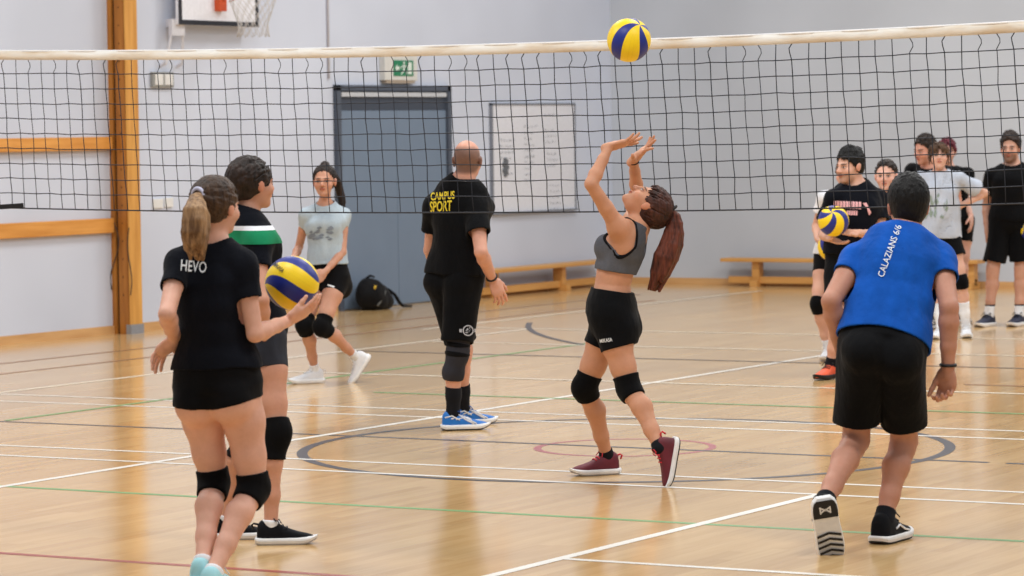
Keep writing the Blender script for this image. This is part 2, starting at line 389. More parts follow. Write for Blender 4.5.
# timber column and rails on the left wall
col_ = empty('timber_column', (XW+.1, 23.78, 0)); tag(col_, 'tall orange pine post standing against the left wall', 'post')
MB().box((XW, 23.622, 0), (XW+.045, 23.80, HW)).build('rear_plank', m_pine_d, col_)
MB().box((XW+.045, 23.65, 0), (XW+.075, 23.80, HW)).build('dark_recess', m_dark, col_)
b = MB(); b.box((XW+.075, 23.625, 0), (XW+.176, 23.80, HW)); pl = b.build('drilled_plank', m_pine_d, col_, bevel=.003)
for k in range(36): MB().tube([(XW+.125, 23.628, .35+k*.16), (XW+.125, 23.622, .35+k*.16)], .007, 8).build('peg_hole', m_dark, pl)
MB().box((XW+.176, 23.64, 0), (XW+.184, 23.80, HW)).build('dark_recess', m_dark, col_)
MB().box((XW+.184, 23.622, 0), (XW+.196, 23.805, HW)).build('front_plank', m_pine_z, col_, bevel=.003)
MB().box((XW+.15, 23.62, 0.0), (XW+.206, 23.81, .085)).build('foot_plate', m_steel, col_, label='grey steel foot plate')
b = MB(); pts = [(XW+.05+.05*math.sin(k*.5), 23.6, 1.0-k*.055) for k in range(12)]; b.tube(pts, .005, 6); b.tube([(XW+.20-.02*math.sin(k*.6), 23.62, .95-k*.06) for k in range(11)], .005, 6); b.build('hanging_cord', plain('cord_brown', srgb(70, 52, 40)), col_)
for zc, hh, lab in ((1.703, .118, 'upper orange wooden wall rail left of the pine post'), (.972, .13, 'lower orange wooden wall rail left of the pine post')):
    b = MB(); b.box((XW, 14, zc-hh/2), (XW+.055, 23.60, zc+hh/2)); tag(b.build('wall_rail', m_pine_y, bevel=.006), lab, 'rail', 'pine rails on the left wall')

# door
dr = empty('door_1', (XW, 28.38, 0)); tag(dr, kind='structure')
m_df = plain('door_frame_paint', srgb(76, 84, 98), .5); m_dp = plain('door_panel_paint', srgb(112, 129, 150), .5, var=.03, nscale=3); m_ds = plain('door_closer_metal', srgb(190, 194, 200), .35)
m_dk = plain('door_dark_head', srgb(60, 68, 82), .5)
b = MB(); b.box((XW, 27.29, 0), (XW+.05, 27.36, 2.24)).box((XW, 29.41, 0), (XW+.05, 29.48, 2.24)).box((XW, 27.29, 2.185), (XW+.05, 29.48, 2.24)); b.build('door_frame', m_df, dr)
b = MB(); b.box((XW, 27.36, 1.985), (XW+.02, 29.41, 2.185)); b.build('door_head', m_dk, dr)
b = MB(); b.box((XW+.02, 27.38, 2.125), (XW+.045, 29.39, 2.168)); b.build('slide_track', m_ds, dr)
for y0, y1 in ((27.37, 28.425), (28.432, 29.40)): MB().box((XW, y0, .012), (XW+.025, y1, 1.985)).build('door_leaf', m_dp, dr, bevel=.003)
# conduit, sockets, switches
MB().tube([(XW+.012, 27.2, 2.3), (XW+.012, 27.2, HW)], .012, 8).build('conduit_pipe', plain('conduit_white', srgb(198, 200, 212)), None, True)
tag(bpy.data.objects['conduit_pipe'], 'thin white conduit running up the wall from the door', 'pipe')
m_sw = plain('plate_grey', srgb(150, 152, 150), .5); m_sw2 = plain('plate_white', srgb(226, 226, 224), .4)
sk = empty('wall_switch', (XW, 24.41, 2.27)); tag(sk, 'grey twin switch box high on wall right of pine post', 'switch')
MB().box((XW, 24.25, 2.205), (XW+.035, 24.575, 2.345)).build('back_box', m_sw, sk, bevel=.006)
for y in (24.275, 24.425): MB().box((XW+.035, y, 2.225), (XW+.045, y+.12, 2.325)).build('rocker_plate', m_sw2, sk, bevel=.004)
for y, zz, w, lab in ((24.245, 1.105, .15, 'left white wall plate below the net bottom, right of pine post'), (24.43, 1.11, .12, 'right white wall plate below the net bottom, right of pine post')):
    o = MB().box((XW, y, zz), (XW+.02, y+w, zz+.085)).build('socket_plate', m_sw2, bevel=.004); tag(o, lab, 'socket', 'wall plates behind the net')
# exit sign
ex = empty('exit_sign', (XW, 28.45, 2.4)); tag(ex, 'white box exit sign with green running figure above grey door', 'sign')
m_exw = plain('sign_white', srgb(208, 208, 204), .4); m_exg = plain('sign_green', srgb(28, 122, 84), .4); m_exb = plain('sign_base', srgb(164, 152, 138), .5)
MB().box((XW, 28.15, 2.29), (XW+.07, 28.78, 2.545)).build('sign_box', m_exw, ex, bevel=.006); MB().box((XW, 28.19, 2.262), (XW+.06, 28.74, 2.29)).build('base_rail', m_exb, ex)
pn = MB().box((XW+.07, 28.31, 2.335), (XW+.075, 28.69, 2.495)).build('green_panel', m_exg, ex)
b = MB(); X = XW+.078
def fpoly(pts): 
    n = len(b.v); b.v.extend([(X, 28.31+.38*u, 2.335+.16*v) for u, v in pts]); b.face(list(range(n, n+len(pts))))
fpoly([(.70, .12), (.90, .12), (.90, .88), (.70, .88)]); fpoly([(.45, .3), (.52, .3), (.58, .72), (.48, .75)]); fpoly([(.47, .78), (.55, .78), (.55, .92), (.47, .92)])
fpoly([(.52, .66), (.64, .52), (.66, .57), (.56, .72)]); fpoly([(.35, .5), (.48, .62), (.47, .7), (.32, .55)]); fpoly([(.45, .34), (.34, .12), (.4, .1), (.5, .3)]); fpoly([(.5, .32), (.6, .25), (.6, .1), (.65, .1), (.65, .3), (.54, .38)])
fpoly([(.06, .5), (.17, .75), (.17, .6), (.28, .6), (.28, .4), (.17, .4), (.17, .25)])
b.build('pictogram', plain('sign_pictogram', srgb(214, 226, 218), .4), pn)
# whiteboard
wb = empty('whiteboard', (XW, 31.26, 1.45)); tag(wb, 'white board covered with faint handwriting on the left wall', 'whiteboard')
MB().box((XW, 30.36, .885), (XW+.02, 32.19, 2.045)).build('board_surface', plain('board_white', srgb(224, 226, 234), .3), wb)
b = MB(); b.box((XW, 30.335, .865), (XW+.03, 30.37, 2.06)).box((XW, 30.335, 2.04), (XW+.03, 32.2, 2.06)).box((XW, 32.18, .865), (XW+.03, 32.2, 2.06)); b.box((XW, 30.335, .865), (XW+.05, 32.2, .885)); b.build('board_frame', plain('board_frame_grey', srgb(128, 132, 142), .4, metal=.2), wb)
b = MB(); rr = random.Random(5); X = XW+.0225
for (y0, z0, rows, wd) in ((30.52, 1.66, 4, .30), (30.52, 1.30, 1, .34), (31.05, 1.80, 6, .22), (31.05, 1.48, 5, .26), (31.5, 1.93, 1, .52), (31.5, 1.76, 3, .3), (31.55, 1.5, 3, .26), (31.6, 1.15, 5, .25)):
    for k in range(rows):
        z = z0-k*.065; y = y0
        while y < y0+wd*(.6+.5*rr.random()):
            pts = [(X, y+.012*i, z+rr.uniform(-.014, .018)) for i in range(rr.randint(3, 6))]; b.tube(pts, .0028, 4); y = pts[-1][1]+.03
b.build('handwriting', plain('marker_grey', srgb(152, 156, 164), .6), wb)
cl = MB()
for i in range(7):
    a = i/7*2*math.pi; cl.bar((X+.004, 30.63+.035*math.cos(a)*.5, 1.37+.06*math.sin(a)*.6), (X+.004, 30.63+.062*math.cos(a), 1.37+.105*math.sin(a)), .045, .02, up=(1, 0, 0))
cl.box((X, 30.60, 1.31), (X+.02, 30.66, 1.43)); o = cl.build('wall_clip', plain('clip_dark', srgb(104, 108, 114), .6), None, bevel=.004); tag(o, 'small dark grey leaf shaped magnet on the whiteboard', 'magnet')

# basketball backboard on the left wall
bk = empty('basketball_backboard', (XW, 25.4, 3.3)); tag(bk, 'white basketball backboard with black border and orange hoop on left wall', 'basketball hoop')
m_bw = plain('backboard_white', srgb(232, 234, 242), .3); m_bb = plain('backboard_black', srgb(36, 38, 46), .5); m_or = plain('hoop_orange', srgb(206, 84, 40), .45)
XB = XW+.12
B0, B1, BZ = 24.50, 25.79, 2.775
MB().box((XB, B0, BZ), (XB+.03, B1, BZ+.95)).build('board', m_bw, bk)
b = MB(); X1 = XB+.033
b.box((XB+.03, B0, BZ), (X1, B0+.055, BZ+.95)).box((XB+.03, B1-.05, BZ), (X1, B1, BZ+.95)).box((XB+.03, B0+.055, BZ), (X1, B1-.05, BZ+.045)).box((XB+.03, B0+.055, BZ+.9), (X1, B1-.05, BZ+.95)); b.build('border', m_bb, bk)
b = MB(); b.box((XB-.04, B0-.06, BZ-.10), (XB, B0+.14, BZ+.05)); b.box((XW, B0+.01, BZ-.02), (XB-.03, B0+.07, BZ+.05)); b.box((XW, B1-.12, BZ+.0), (XB-.03, B1-.04, BZ+.06)); b.box((XB-.04, B0+.1, BZ+.02), (XB, B1-.03, BZ+.06)); b.bar((XB-.02, B0-.05, BZ-.09), (XB-.05, B0-.10, BZ-.36), .022, .022); b.bar((XB-.02, B0+.13, BZ-.09), (XB-.05, B0+.16, BZ-.36), .022, .022); b.bar((XB-.05, B0-.10, BZ-.35), (XW, B0-.10, BZ-.38), .022, .022); b.bar((XB-.05, B0+.16, BZ-.35), (XW, B0+.16, BZ-.38), .022, .022)
b.build('wall_bracket', plain('bracket_white', srgb(206, 206, 212), .5), bk)
HY, HZ = 25.13, 3.045; HXc = XB+.12+.30
hp = MB().box((XB+.03, HY-.06, HZ-.135), (XB+.09, HY+.06, HZ+.03)).build('hoop_mount', m_or, bk, bevel=.006)
ring = [(HXc+.23*math.cos(a), HY+.23*math.sin(a), HZ) for a in np.linspace(0, 2*math.pi, 41)]
b = MB(); b.tube(ring, .009, 8, caps=False); b.bar((XB+.12, HY-.05, HZ-.05), (HXc-.2, HY-.1, HZ), .012, .012); b.bar((XB+.12, HY+.05, HZ-.05), (HXc-.2, HY+.1, HZ), .012, .012); b.build('ring', m_or, bk, True)
b = MB(); NR = 14
for i in range(NR):
    for sg in (1, -1):
        pts = []
        for k in range(7):
            a = 2*math.pi*(i+sg*k*.5)/NR; rr_ = .225-.085*min(1, k/4)+(.012 if k == 6 else 0); pts.append((HXc+rr_*math.cos(a), HY+rr_*math.sin(a), HZ-.01-.062*k))
        b.tube(pts, .0032, 4)
b.build('hoop_net', plain('hoop_net_cord', srgb(208, 206, 204), .8), bk, True)

# benches
def bench(name, lab, o, d, L, w, h, mat, legs, side):
    # o: corner on the floor at the wall side, d: unit vector along the bench, side: unit vector away from the wall
    e = empty(name, o); tag(e, lab, 'bench', 'low wooden gym benches along the walls'); o = np.array(o, float); d = np.array(d, float); s = np.array(side, float)
    def bx(a0, a1, s0, s1, z0, z1, nm, bev=.005):
        p = o+d*a0+s*s0; q = o+d*a1+s*s1; lo = np.minimum(p, q); hi = np.maximum(p, q); lo[2], hi[2] = z0, z1; return MB().box(lo, hi).build(nm, mat, e, bevel=bev)
    bx(0, L, 0, w, h-.04, h, 'seat'); bx(.06, L-.06, w*.34, w*.34+.07, .035, .11, 'beam')
    for a in legs:
        b = MB()
        for (z0, z1, e0, e1) in ((0, .07, .0, w), (.07, h-.04, .06, w-.06)):
            p = o+d*a+s*e0; q = o+d*(a+.09)+s*e1; lo = np.minimum(p, q); hi = np.maximum(p, q); lo[2], hi[2] = z0, z1; b.box(lo, hi)
        b.build('leg', mat, e, bevel=.005)
bench('gym_bench', 'long low wooden bench against the back wall, behind the standing group', (-16.22, YB-.34, 0), (1, 0, 0), 3.05, .24, .315, m_bench_x, (.36, 2.9), (0, 1, 0))
bench('gym_bench', 'low wooden bench along the left wall below the whiteboard', (XW+.06, 29.75, 0), (0, 1, 0), 2.83, .24, .30, m_bench_y, (.25, 1.72), (1, 0, 0))

# net
nt = empty('volleyball_net', (-9.3, 16.15, 1.31)); tag(nt, 'black square mesh volleyball net with white top tape across the hall', 'net')
YN = 16.15
def ztop(x): return 2.265+.045*((x+9.4)/3.3)**2 if x > -9.4 else 2.265+.047*((x+9.4)/3.55)**2
def zbot(x): d = x+9.3; return 1.312+.00633*d*.9+.0034*d*d
rn = random.Random(3)
XS0, XS1 = -15.0, -3.6
xs = np.arange(XS0, XS1, .1)
t = NT('net_tape'); c = t.coord(); n = t.noise(t.mapping(c, (3, 3, 12)), 1.0, 3); t.set(t.mix(t.ramp(n, .42, .68), srgb(240, 237, 230), srgb(222, 206, 184)), .7, .2); m_tape = t.m
b = MB()
for i, x in enumerate(xs):
    z = ztop(x); w = .002*math.sin(i*1.7)
    for (dy, dz) in ((-.009, 0), (.009, 0), (.011, -.055), (-.011, -.055)): b.v.append((x, YN+dy+w, z+dz))
    if i:
        a = (i-1)*4; c_ = i*4
        for j in range(4): b.face([a+j, a+(j+1) % 4, c_+(j+1) % 4, c_+j])
b.build('top_tape', m_tape, nt, True)
b = MB(); L_ = len(xs)-1
def tapebar():
    for i, x in enumerate(xs):
        z = ztop(x)
        for (dy, dz) in ((-.0095, .006), (.0095, .006), (.0095, -.006), (-.0095, -.006)): b.v.append((x, YN+dy, z+dz))
        if i:
            a = (i-1)*4; c_ = i*4
            for j in range(4): b.face([a+j, a+(j+1) % 4, c_+(j+1) % 4, c_+j])
tapebar(); b.build('tape_edge', plain('tape_edge_white', srgb(244, 244, 246), .6), nt, True)
NROW = 10
def rowz(x, k):
    t_ = k/(NROW-1); a = ztop(x)-.14; return a*(1-t_)+zbot(x)*t_
wob = {}
def node(i, k):
    # the cords hang a little unevenly and lean with the pull of the net
    if (i, k) not in wob: wob[(i, k)] = (rn.uniform(-.004, .004), rn.uniform(-.0035, .0035))
    x = XS0+.098*i; dx, dz = wob[(i, k)]
    x2 = x+dx+.05*(k/(NROW-1))-.012*math.sin(i*.8+k*.3)*0
    return (x2, YN+.002*math.sin(i*2.1+k), rowz(x2, k)+dz)
NC = int((XS1-XS0)/.098)
b = MB(); rad = .0029
for k in range(NROW-1): b.tube([node(i, k) for i in range(NC)], rad, 4)
for i in range(NC):
    p0 = node(i, 0); x = p0[0]; zt = ztop(x)-.05; kink = rn.random()
    if kink < .3: top = [(x-.004, YN, zt), (x+.018, YN-.006, zt-.03), (x+.02, YN-.006, zt-.05), (x-.002, YN, p0[2]+.006)]
    elif kink < .45: top = [(x+.006, YN, zt), (x-.012, YN-.005, zt-.03), (x-.008, YN-.004, zt-.055)]
    else: top = [(x+rn.uniform(-.004, .004), YN, zt)]
    b.tube(top+[node(i, k) for k in range(NROW)], rad, 4)
b.build('mesh', plain('net_cord', srgb(34, 38, 48), .7), nt, True)
b = MB(); b.tube([(x, YN, zbot(x)) for x in xs], .0048, 6); b.build('bottom_cord', plain('net_bottom_cord', srgb(40, 42, 50), .6), nt, True)
b = MB(); b.bar((-14.6, YN-.012, 1.255), (-12.80, YN-.012, 1.352), .012, .03); b.build('corner_strap', plain('strap_black', srgb(22, 22, 26), .7), nt, False)

# ================================================================== PEOPLE
FEM = dict(sh=.163, shr=.044, arm=(.043, .0385, .0325, .035, .028, .0218), neck=.0435, leg=(.085, .082, .064, .051, .047, .0515, .037, .0315), hipw=.083,
           st=[(-.05, .142, .076, 0), (.02, .166, .118, -.006), (.14, .157, .112, -.004), (.36, .122, .090, .0), (.55, .130, .097, .004), (.74, .146, .106, .006), (.88, .130, .080, -.006), (1.0, .070, .055, -.012)])
MAL = dict(sh=.190, shr=.052, arm=(.052, .047, .0395, .042, .033, .026), neck=.058, leg=(.087, .084, .067, .054, .050, .0545, .039, .0345), hipw=.088,
           st=[(-.05, .140, .078, 0), (.02, .164, .120, -.004), (.14, .160, .118, 0), (.36, .150, .112, .004), (.55, .160, .118, .006), (.74, .176, .124, .006), (.88, .158, .094, -.004), (1.0, .078, .062, -.012)])
HEADK = dict(blend=.02)
def frame_from(f, u):
    f = nrm(f); u = np.asarray(u, float); u = nrm(u-f*(u@f)); r = np.cross(f, u); return r, f, u

class Person:
    def __init__(s, name, label, D, sex='f', H=1.68, build=1.0, h=.0055, group=None):
        s.D, s.sex, s.H, s.k, s.h = D, sex, H, H/1.70, h
        s.bust = .75; s.B = build; s.P = dict(FEM if sex == 'f' else MAL); s.J = {}
        s.label, s.name, s.group = label, name, group
        s.core, s.armp, s.handp, s.headp, s.legp = [], [], [], [], []; s.legq = {}
    def pt(s, px, py, t=0.0): return at_depth(px, py, s.D-t)
    def auto(s, parent, px, py, L, sign):
        # the point on the pixel's ray at bone length L from its parent joint
        a = np.asarray(parent, float); o = CAM; d = nrm(ray(px, py)); m = o-a; bq = m@d; cq = m@m-L*L; disc = bq*bq-cq
        if disc <= 0:
            p = o+d*(-bq); print('STRETCH', s.name, round(float(np.linalg.norm(p-a)), 3), 'bone', round(L, 3)); return p
        r = math.sqrt(disc); return o+d*(-bq-r if sign > 0 else -bq+r)
    def foot(s, px, t=0.0, z=.092):
        p = s.pt(px, 300, t); q = s.pt(px, 500, t); return q+(p-q)*((z-q[2])/(p[2]-q[2]))
    # ---------- torso
    def torso(s, pelvis, neck, pf, sf=None, bend=(0, 0, 0), pup=None):
        k, B = s.k, s.B; s.Pv = np.asarray(pelvis, float); s.N = np.asarray(neck, float)
        s.pf = nrm(pf); s.sf = nrm(sf if sf is not None else pf); L = np.linalg.norm(s.N-s.Pv); s.L = L
        mid = (s.Pv+s.N)/2+np.asarray(bend, float); s.mid = mid
        def path(t):
            if t < 0: return s.Pv+(mid-s.Pv)/np.linalg.norm(mid-s.Pv)*L*t
            return (1-t)**2*s.Pv+2*t*(1-t)*mid+t*t*s.N
        def tang(t):
            t = max(0, min(1, t)); return nrm(2*(1-t)*(mid-s.Pv)+2*t*(s.N-mid))
        def fr(t):
            u = tang(t); f = nrm(lerp(s.pf, s.sf, max(0, min(1, t)))); f = nrm(f-u*(f@u)); return np.cross(f, u), f, u
        s.path, s.fr = path, fr
        s.stat = []
        for (t, a, b_, fo) in s.P['st']:
            r, f, u = fr(t); s.stat.append((path(t)+f*fo*k, r, f, u, a*k*B, b_*k*B, t))
        s.core += s.loft(0, 0)
        r, f, u = fr(0); s.pr, s.pff, s.pu = r, f, u
        g = .088 if s.sex == 'f' else .083
        for e in (-1, 1): s.core.append((Ell(s.Pv+r*e*.072*k-f*(.062)*k-u*.06*k, (g*k*B, g*.92*k*B, g*1.05*k*B), (r, f, u)), .03))
        r, f, u = fr(.93); s.sr, s.sff, s.su = r, f, u
        c = path(.93)
        s.J['shR'] = c+r*s.P['sh']*k; s.J['shL'] = c-r*s.P['sh']*k; s.J['hipR'] = s.Pv+s.pr*s.P['hipw']*k; s.J['hipL'] = s.Pv-s.pr*s.P['hipw']*k
        if s.sex == 'f':
            rb, fb, ub = fr(.70); c = path(.70)
            for e in (-1, 1): s.core.append((Ell(c+rb*e*.066*k+fb*(.088 if s.bust > .9 else .070)*k, (.058*k, .052*k*s.bust, .056*k), (rb, fb, ub)), .035 if s.bust > .9 else .05))
        else:
            rb, fb, ub = fr(.76); c = path(.76)
            for e in (-1, 1): s.core.append((Ell(c+rb*e*.08*k+fb*.085*k, (.08*k, .042*k, .06*k), (rb, fb, ub)), .04))
    def loft(s, ease, ease_low, t0=-9, hang=None):
        out = []; st = s.stat
        for i in range(len(st)-1):
            if st[i+1][6] <= t0: continue
            A, Bq = st[i], st[i+1]
            def rr(q):
                e = ease_low+(ease-ease_low)*max(0, min(1, (q[6]-.1)/.6)); a, b_ = q[4]+e, q[5]+e
                if hang and q[6] < .72: a = max(a, hang[0]*s.k); b_ = max(b_, hang[1]*s.k)
                return a, b_
            out.append(Loft(A[0], Bq[0], (A[1]+Bq[1])/2, (A[2]+Bq[2])/2, rr(A), rr(Bq)))
        return out
    # ---------- arms and hands
    def arm(s, side, el, wr, hand, sh=None):
        k, B = s.k, s.B; q = 'R' if side > 0 else 'L'
        if sh is not None: s.J['sh'+q] = np.asarray(sh, float)
        S = s.J['sh'+q]; el = np.asarray(el, float); wr = np.asarray(wr, float); s.J['el'+q] = el; s.J['wr'+q] = wr
        a = [x*k*B for x in s.P['arm']]
        up = chain([S, lerp(S, el, .45), el], [a[0]*1.05, a[1], a[2]]); fo = chain([el, lerp(el, wr, .25), lerp(el, wr, .65), wr], [a[2]*.98, a[3], a[4], a[5]])
        s.J['arm'+q] = up
        s.armp += [(p, .012) for p in up+fo]
        tr = s.path(.97)+s.su*.0; s.core += [(Cone(tr, S, .052*k*B, s.P['shr']*.95*k*B), .035), (Ell(S, s.P['shr']*1.05*k*B), .03)]
        # chest-to-arm muscle so that a raised arm stays joined
        s.core.append((Cone(s.path(.78)+s.sr*side*.10*k, lerp(S, el, .12), .055*k*B, a[0]*.8), .04))
        print('%-14s arm%s %.3f %.3f' % (s.name, q, np.linalg.norm(el-S)/k, np.linalg.norm(wr-el)/k))
        if hand: s.hand(side, wr, **hand)
    def hand(s, side, wr, d, n, curl=(.3, .3, .3, .3), spread=.12, thumb=.7, sc=1.0, tcurl=.25):
        k = s.k*sc*(.98 if s.sex == 'f' else 1.06); d = nrm(d); n = np.asarray(n, float); n = nrm(n-d*(d@n)); x = np.cross(d, n)*(1 if side > 0 else -1)   # x: thumb side
        P = s.handp; A = (x, d, n); el = s.J['elR' if side > 0 else 'elL']; r = .0125*k
        P.append((Ell(wr+d*.047*k, (.040*k, .054*k, .0165*k), A), .01)); P.append((Ell(wr+d*.067*k, (.041*k, .026*k, .0145*k), A), .01))
        P.append((Ell(wr+d*.035*k+x*.022*k+n*.006*k, (.019*k, .034*k, .015*k), A), .012)); P.append((Cone(wr-d*.02*k, wr+d*.03*k, .022*k, .022*k), .012))
        L = (.072, .081, .075, .058); R0 = (.0090, .0094, .0089, .0080); off = (.030, .0105, -.0095, -.028); bs = (.086, .091, .088, .080)
        for i in range(4):
            p = wr+d*bs[i]*k+x*off[i]*k; ang = 0; dd0 = nrm(d+x*spread*(1.5-i)/1.5)
            for j, fr_ in enumerate((.46, .30, .24)):
                ang += curl[i]*(.8 if j == 0 else 1.0); dd = dd0*math.cos(ang)+n*math.sin(ang); q = p+dd*L[i]*k*fr_
                P.append((Cone(p, q, R0[i]*k*(1-.08*j), R0[i]*k*(1-.08*(j+1))), .005)); p = q
        p = wr+d*.022*k+x*.030*k; dd = nrm(x*thumb+d*(1.05-thumb*.6)+n*.35)
        for j, (l, r0) in enumerate(((.040, .0125), (.032, .0105), (.026, .0092))):
            q = p+dd*l*k; P.append((Cone(p, q, r0*k, r0*.9*k), .008)); p = q; dd = nrm(dd+d*tcurl+n*tcurl*.6)
    # ---------- legs
    def leg(s, side, knee, ankle, toe, up=None, hip=None, calf=None):
        k, B = s.k, s.B; q = 'R' if side > 0 else 'L'; Hh = s.J['hip'+q] if hip is None else np.asarray(hip, float); knee = np.asarray(knee, float); ankle = np.asarray(ankle, float)
        s.J['hip'+q] = Hh; s.J['kn'+q] = knee; s.J['an'+q] = ankle; l = [x*k*B for x in s.P['leg']]
        toe = nrm(toe); up = Z_ if up is None else np.asarray(up, float); up = nrm(up-toe*(up@toe)); s.J['toe'+q] = (toe, up)
        back = -toe if calf is None else nrm(calf)
        sd = nrm(ankle-knee); back = nrm(back-sd*(back@sd))
        th = chain([Hh, lerp(Hh, knee, .35), lerp(Hh, knee, .7), knee], l[:4])
        c1 = lerp(knee, ankle, .12); c2 = lerp(knee, ankle, .34)+back*.014*k; c3 = lerp(knee, ankle, .7)+back*.004*k
        sh = chain([knee, c1, c2, c3, ankle], [l[3]*.97, l[4], l[5], l[6], l[7]])
        s.J['thigh'+q] = th; s.J['shin'+q] = sh
        s.legq[q] = []; Lq = s.legq[q]; Lq += [(p, .025) for p in th+sh]
        Lq.append((Ell(lerp(knee, ankle, -.02)-back*.010*k, .046*k*B), .02))
        o = ankle-up*.055*k; Lq += [(Cone(o-toe*.015*k, o+toe*.10*k-up*.006*k, .028*k, .018*k), .012), (Cone(ankle, o, l[7]*.96, .030*k), .012)]
        s.legp += Lq
        print('%-14s leg%s thigh %.3f shin %.3f anklez %.3f kneez %.3f' % (s.name, q, np.linalg.norm(knee-Hh)/k, np.linalg.norm(ankle-knee)/k, ankle[2], knee[2]))
    # ---------- head
    def head(s, c, face, up, sc=1.0, neckto=None):
        k = (.97 if s.sex == 'f' else 1.03)*sc; s.hc = np.asarray(c, float); s.hk = k; r, f, u = frame_from(face, up); s.hr, s.hf, s.hu = r, f, u; A = (r, f, u)
        L = lambda x, y, z: s.hc+(r*x+f*y+u*z)*k
        s.HL = L; P = s.headp; fem = s.sex == 'f'
        P.append((Ell(L(0, -.014, .030), np.array((.0745, .094, .086))*k, A), .02)); P.append((Ell(L(0, .026, -.022), np.array((.0615, .066, .086))*k, A), .02))
        jw = .044 if fem else .052
        P.append((Ell(L(0, .034, -.066), np.array((jw, .052, .042))*k, A), .018)); P.append((Ell(L(0, .072, -.093), np.array((.021 if fem else .025, .019, .018))*k, A), .02))
        for e in (-1, 1):
            P.append((Ell(L(e*.041, .055, -.030), np.array((.024, .028, .024))*k, A), .02))
        P.append((Ell(L(0, .080, .019), np.array((.050, .015, .010))*k, A), .014))
        s.sockets = [Ell(L(e*.031, .101, .001), np.array((.018, .015, .0125))*k, A) for e in (-1, 1)]
        P2 = []
        for e in (-1, 1):
            P2.append((Ell(L(e*.031, .0785, .0), np.array((.0145, .0130, .0115))*k, A), .004)); P2.append((Ell(L(e*.0125, .099, -.030), np.array((.0085, .010, .0075))*k, A), .006))
            ea = (nrm(r+f*-.35*e*0+u*.0), f, u); P2.append((Ell(L(e*.0775, -.006, -.006), np.array((.010, .0195, .031))*k, A), .006)); P2.append((Ell(L(e*.082, -.012, .004), np.array((.007, .016, .020))*k, A), .005))
        P2 += [(Cone(L(0, .086, .010), L(0, .109, -.026), .0085*k, .0115*k), .010), (Ell(L(0, .093, -.0505), np.array((.0215, .0105, .0058))*k, A), .005), (Ell(L(0, .0925, -.0608), np.array((.0185, .0105, .0062))*k, A), .005)]
        s.headp2 = P2
        nk = s.P['neck']*s.k*s.B; nb = s.path(.98) if neckto is None else neckto
        s.neckc = [Cone(nb-s.su*.02, L(0, -.022, -.045), nk*1.12, nk*.98)]
        s.core += [(p, .03) for p in s.neckc]
    # ---------- build everything
    def build_body(s, skin):
        gz = min(s.J['anL'][2], s.J['anR'][2])-.09*s.k
        base = ((s.J['anL']+s.J['anR'])/2).copy(); base[2] = max(0, gz); s.root = empty('person', base)
        tag(s.root, s.label, 'person', s.group)
        allp = s.core+s.armp+s.handp+s.legp+s.headp+s.headp2
        G = Grid(*bounds(allp), s.h)
        F = G.field(); G.add(F, s.core); Lg = [G.add(G.field(), s.legq[q]) for q in 'LR']; F = smin(smin(F, Lg[0], .022), smin(F, Lg[1], .022), .006)
        Ar = G.field(); G.add(Ar, s.armp); Hn = G.field(); G.add(Hn, s.handp); Ar = smin(Ar, Hn, .008); F = smin(F, Ar, .012)
        Hd = G.field(); G.add(Hd, s.headp)
        for e in s.sockets: G.add(Hd, [(e, .010)], sub=True)
        G.add(Hd, s.headp2); F = smin(F, Hd, .022)
        V, Q = G.mesh(F); o = fast_mesh('body', V, Q, skin, s.root)
        hc = (V-s.hc[None])@np.stack([s.hr, s.hf, s.hu], 1)/s.hk
        a = o.data.attributes.new('hc', 'FLOAT_VECTOR', 'POINT'); a.data.foreach_set('vector', np.ascontiguousarray(hc, F32).ravel())
        s.body = o; return o
    def cloth_mesh(s, name, Fc, G, mat, parent=None, label=None, amp=.0, sc=22, seed=1):
        if amp:
            x, y, z = G.xyz((slice(None),)*3); Fc = Fc+F32(amp)*wave(x, y, z, sc, seed).astype(F32)
        V, Q = G.mesh(Fc); return fast_mesh(name, V, Q, mat, parent or s.root, label)
    def tee(s, mat, hem=-.02, ease=.012, low=.018, sleeve=.52, sr=(.016, .022), hang=None, neck_r=.012, amp=.004, seed=1, name='t_shirt', label=None, extra=()):
        st = s.loft(ease, low, -9, hang); k = s.k; sl, slu = [], []
        for q in 'LR':
            S, E = s.J['sh'+q], s.J['el'+q]; a = s.P['arm'][0]*k*s.B; e = lerp(S, E, sleeve); e2 = lerp(S, E, sleeve+.25)
            sl.append(Cone(S, e, a+sr[0]*k, a*.93+sr[1]*k, cap=True)); slu.append(Cone(S, e2, a+sr[0]*k, a*.93+(sr[1]+.006)*k))
        sh = [(Cone(s.path(.985), s.J['sh'+q], .054*k*s.B+.005, s.P['shr']*.95*k*s.B+.008), .025) for q in 'LR']
        ch = [(Cone(s.path(.78)+s.sr*e*.10*k, lerp(s.J['sh'+q], s.J['el'+q], .12), .055*k*s.B+.007, s.P['arm'][0]*k*s.B*.8+.008), .03) for e, q in ((1, 'R'), (-1, 'L'))]
        core = [p if isinstance(p, tuple) else (p, .03) for p in s.core if not any(p is (n, .03) for n in ())]
        neckset = set(id(n) for n in s.neckc); core = [p for p in core if id(p[0]) not in neckset]
        G = Grid(*bounds([p for p in st+sl+slu]+[p[0] for p in core], .05), s.h)
        F = G.field(); G.add(F, [(p, .02) for p in st]); G.add(F, core, off=.007); G.add(F, sh+ch); G.add(F, list(extra))
        r, f, u = s.fr(hem); pl = G.plane(s.path(hem), -u); U = F.copy()
        F = np.maximum(F, pl)
        G.add(F, [(p, .025) for p in sl]); G.add(U, [(p, .025) for p in slu])
        x, y, z = G.xyz((slice(None),)*3)
        if amp:
            w_ = F32(amp)*wave(x, y, z, 20, seed).astype(F32); F = F+w_; U = U+w_
        F = np.maximum(F, -(U+F32(.010)))
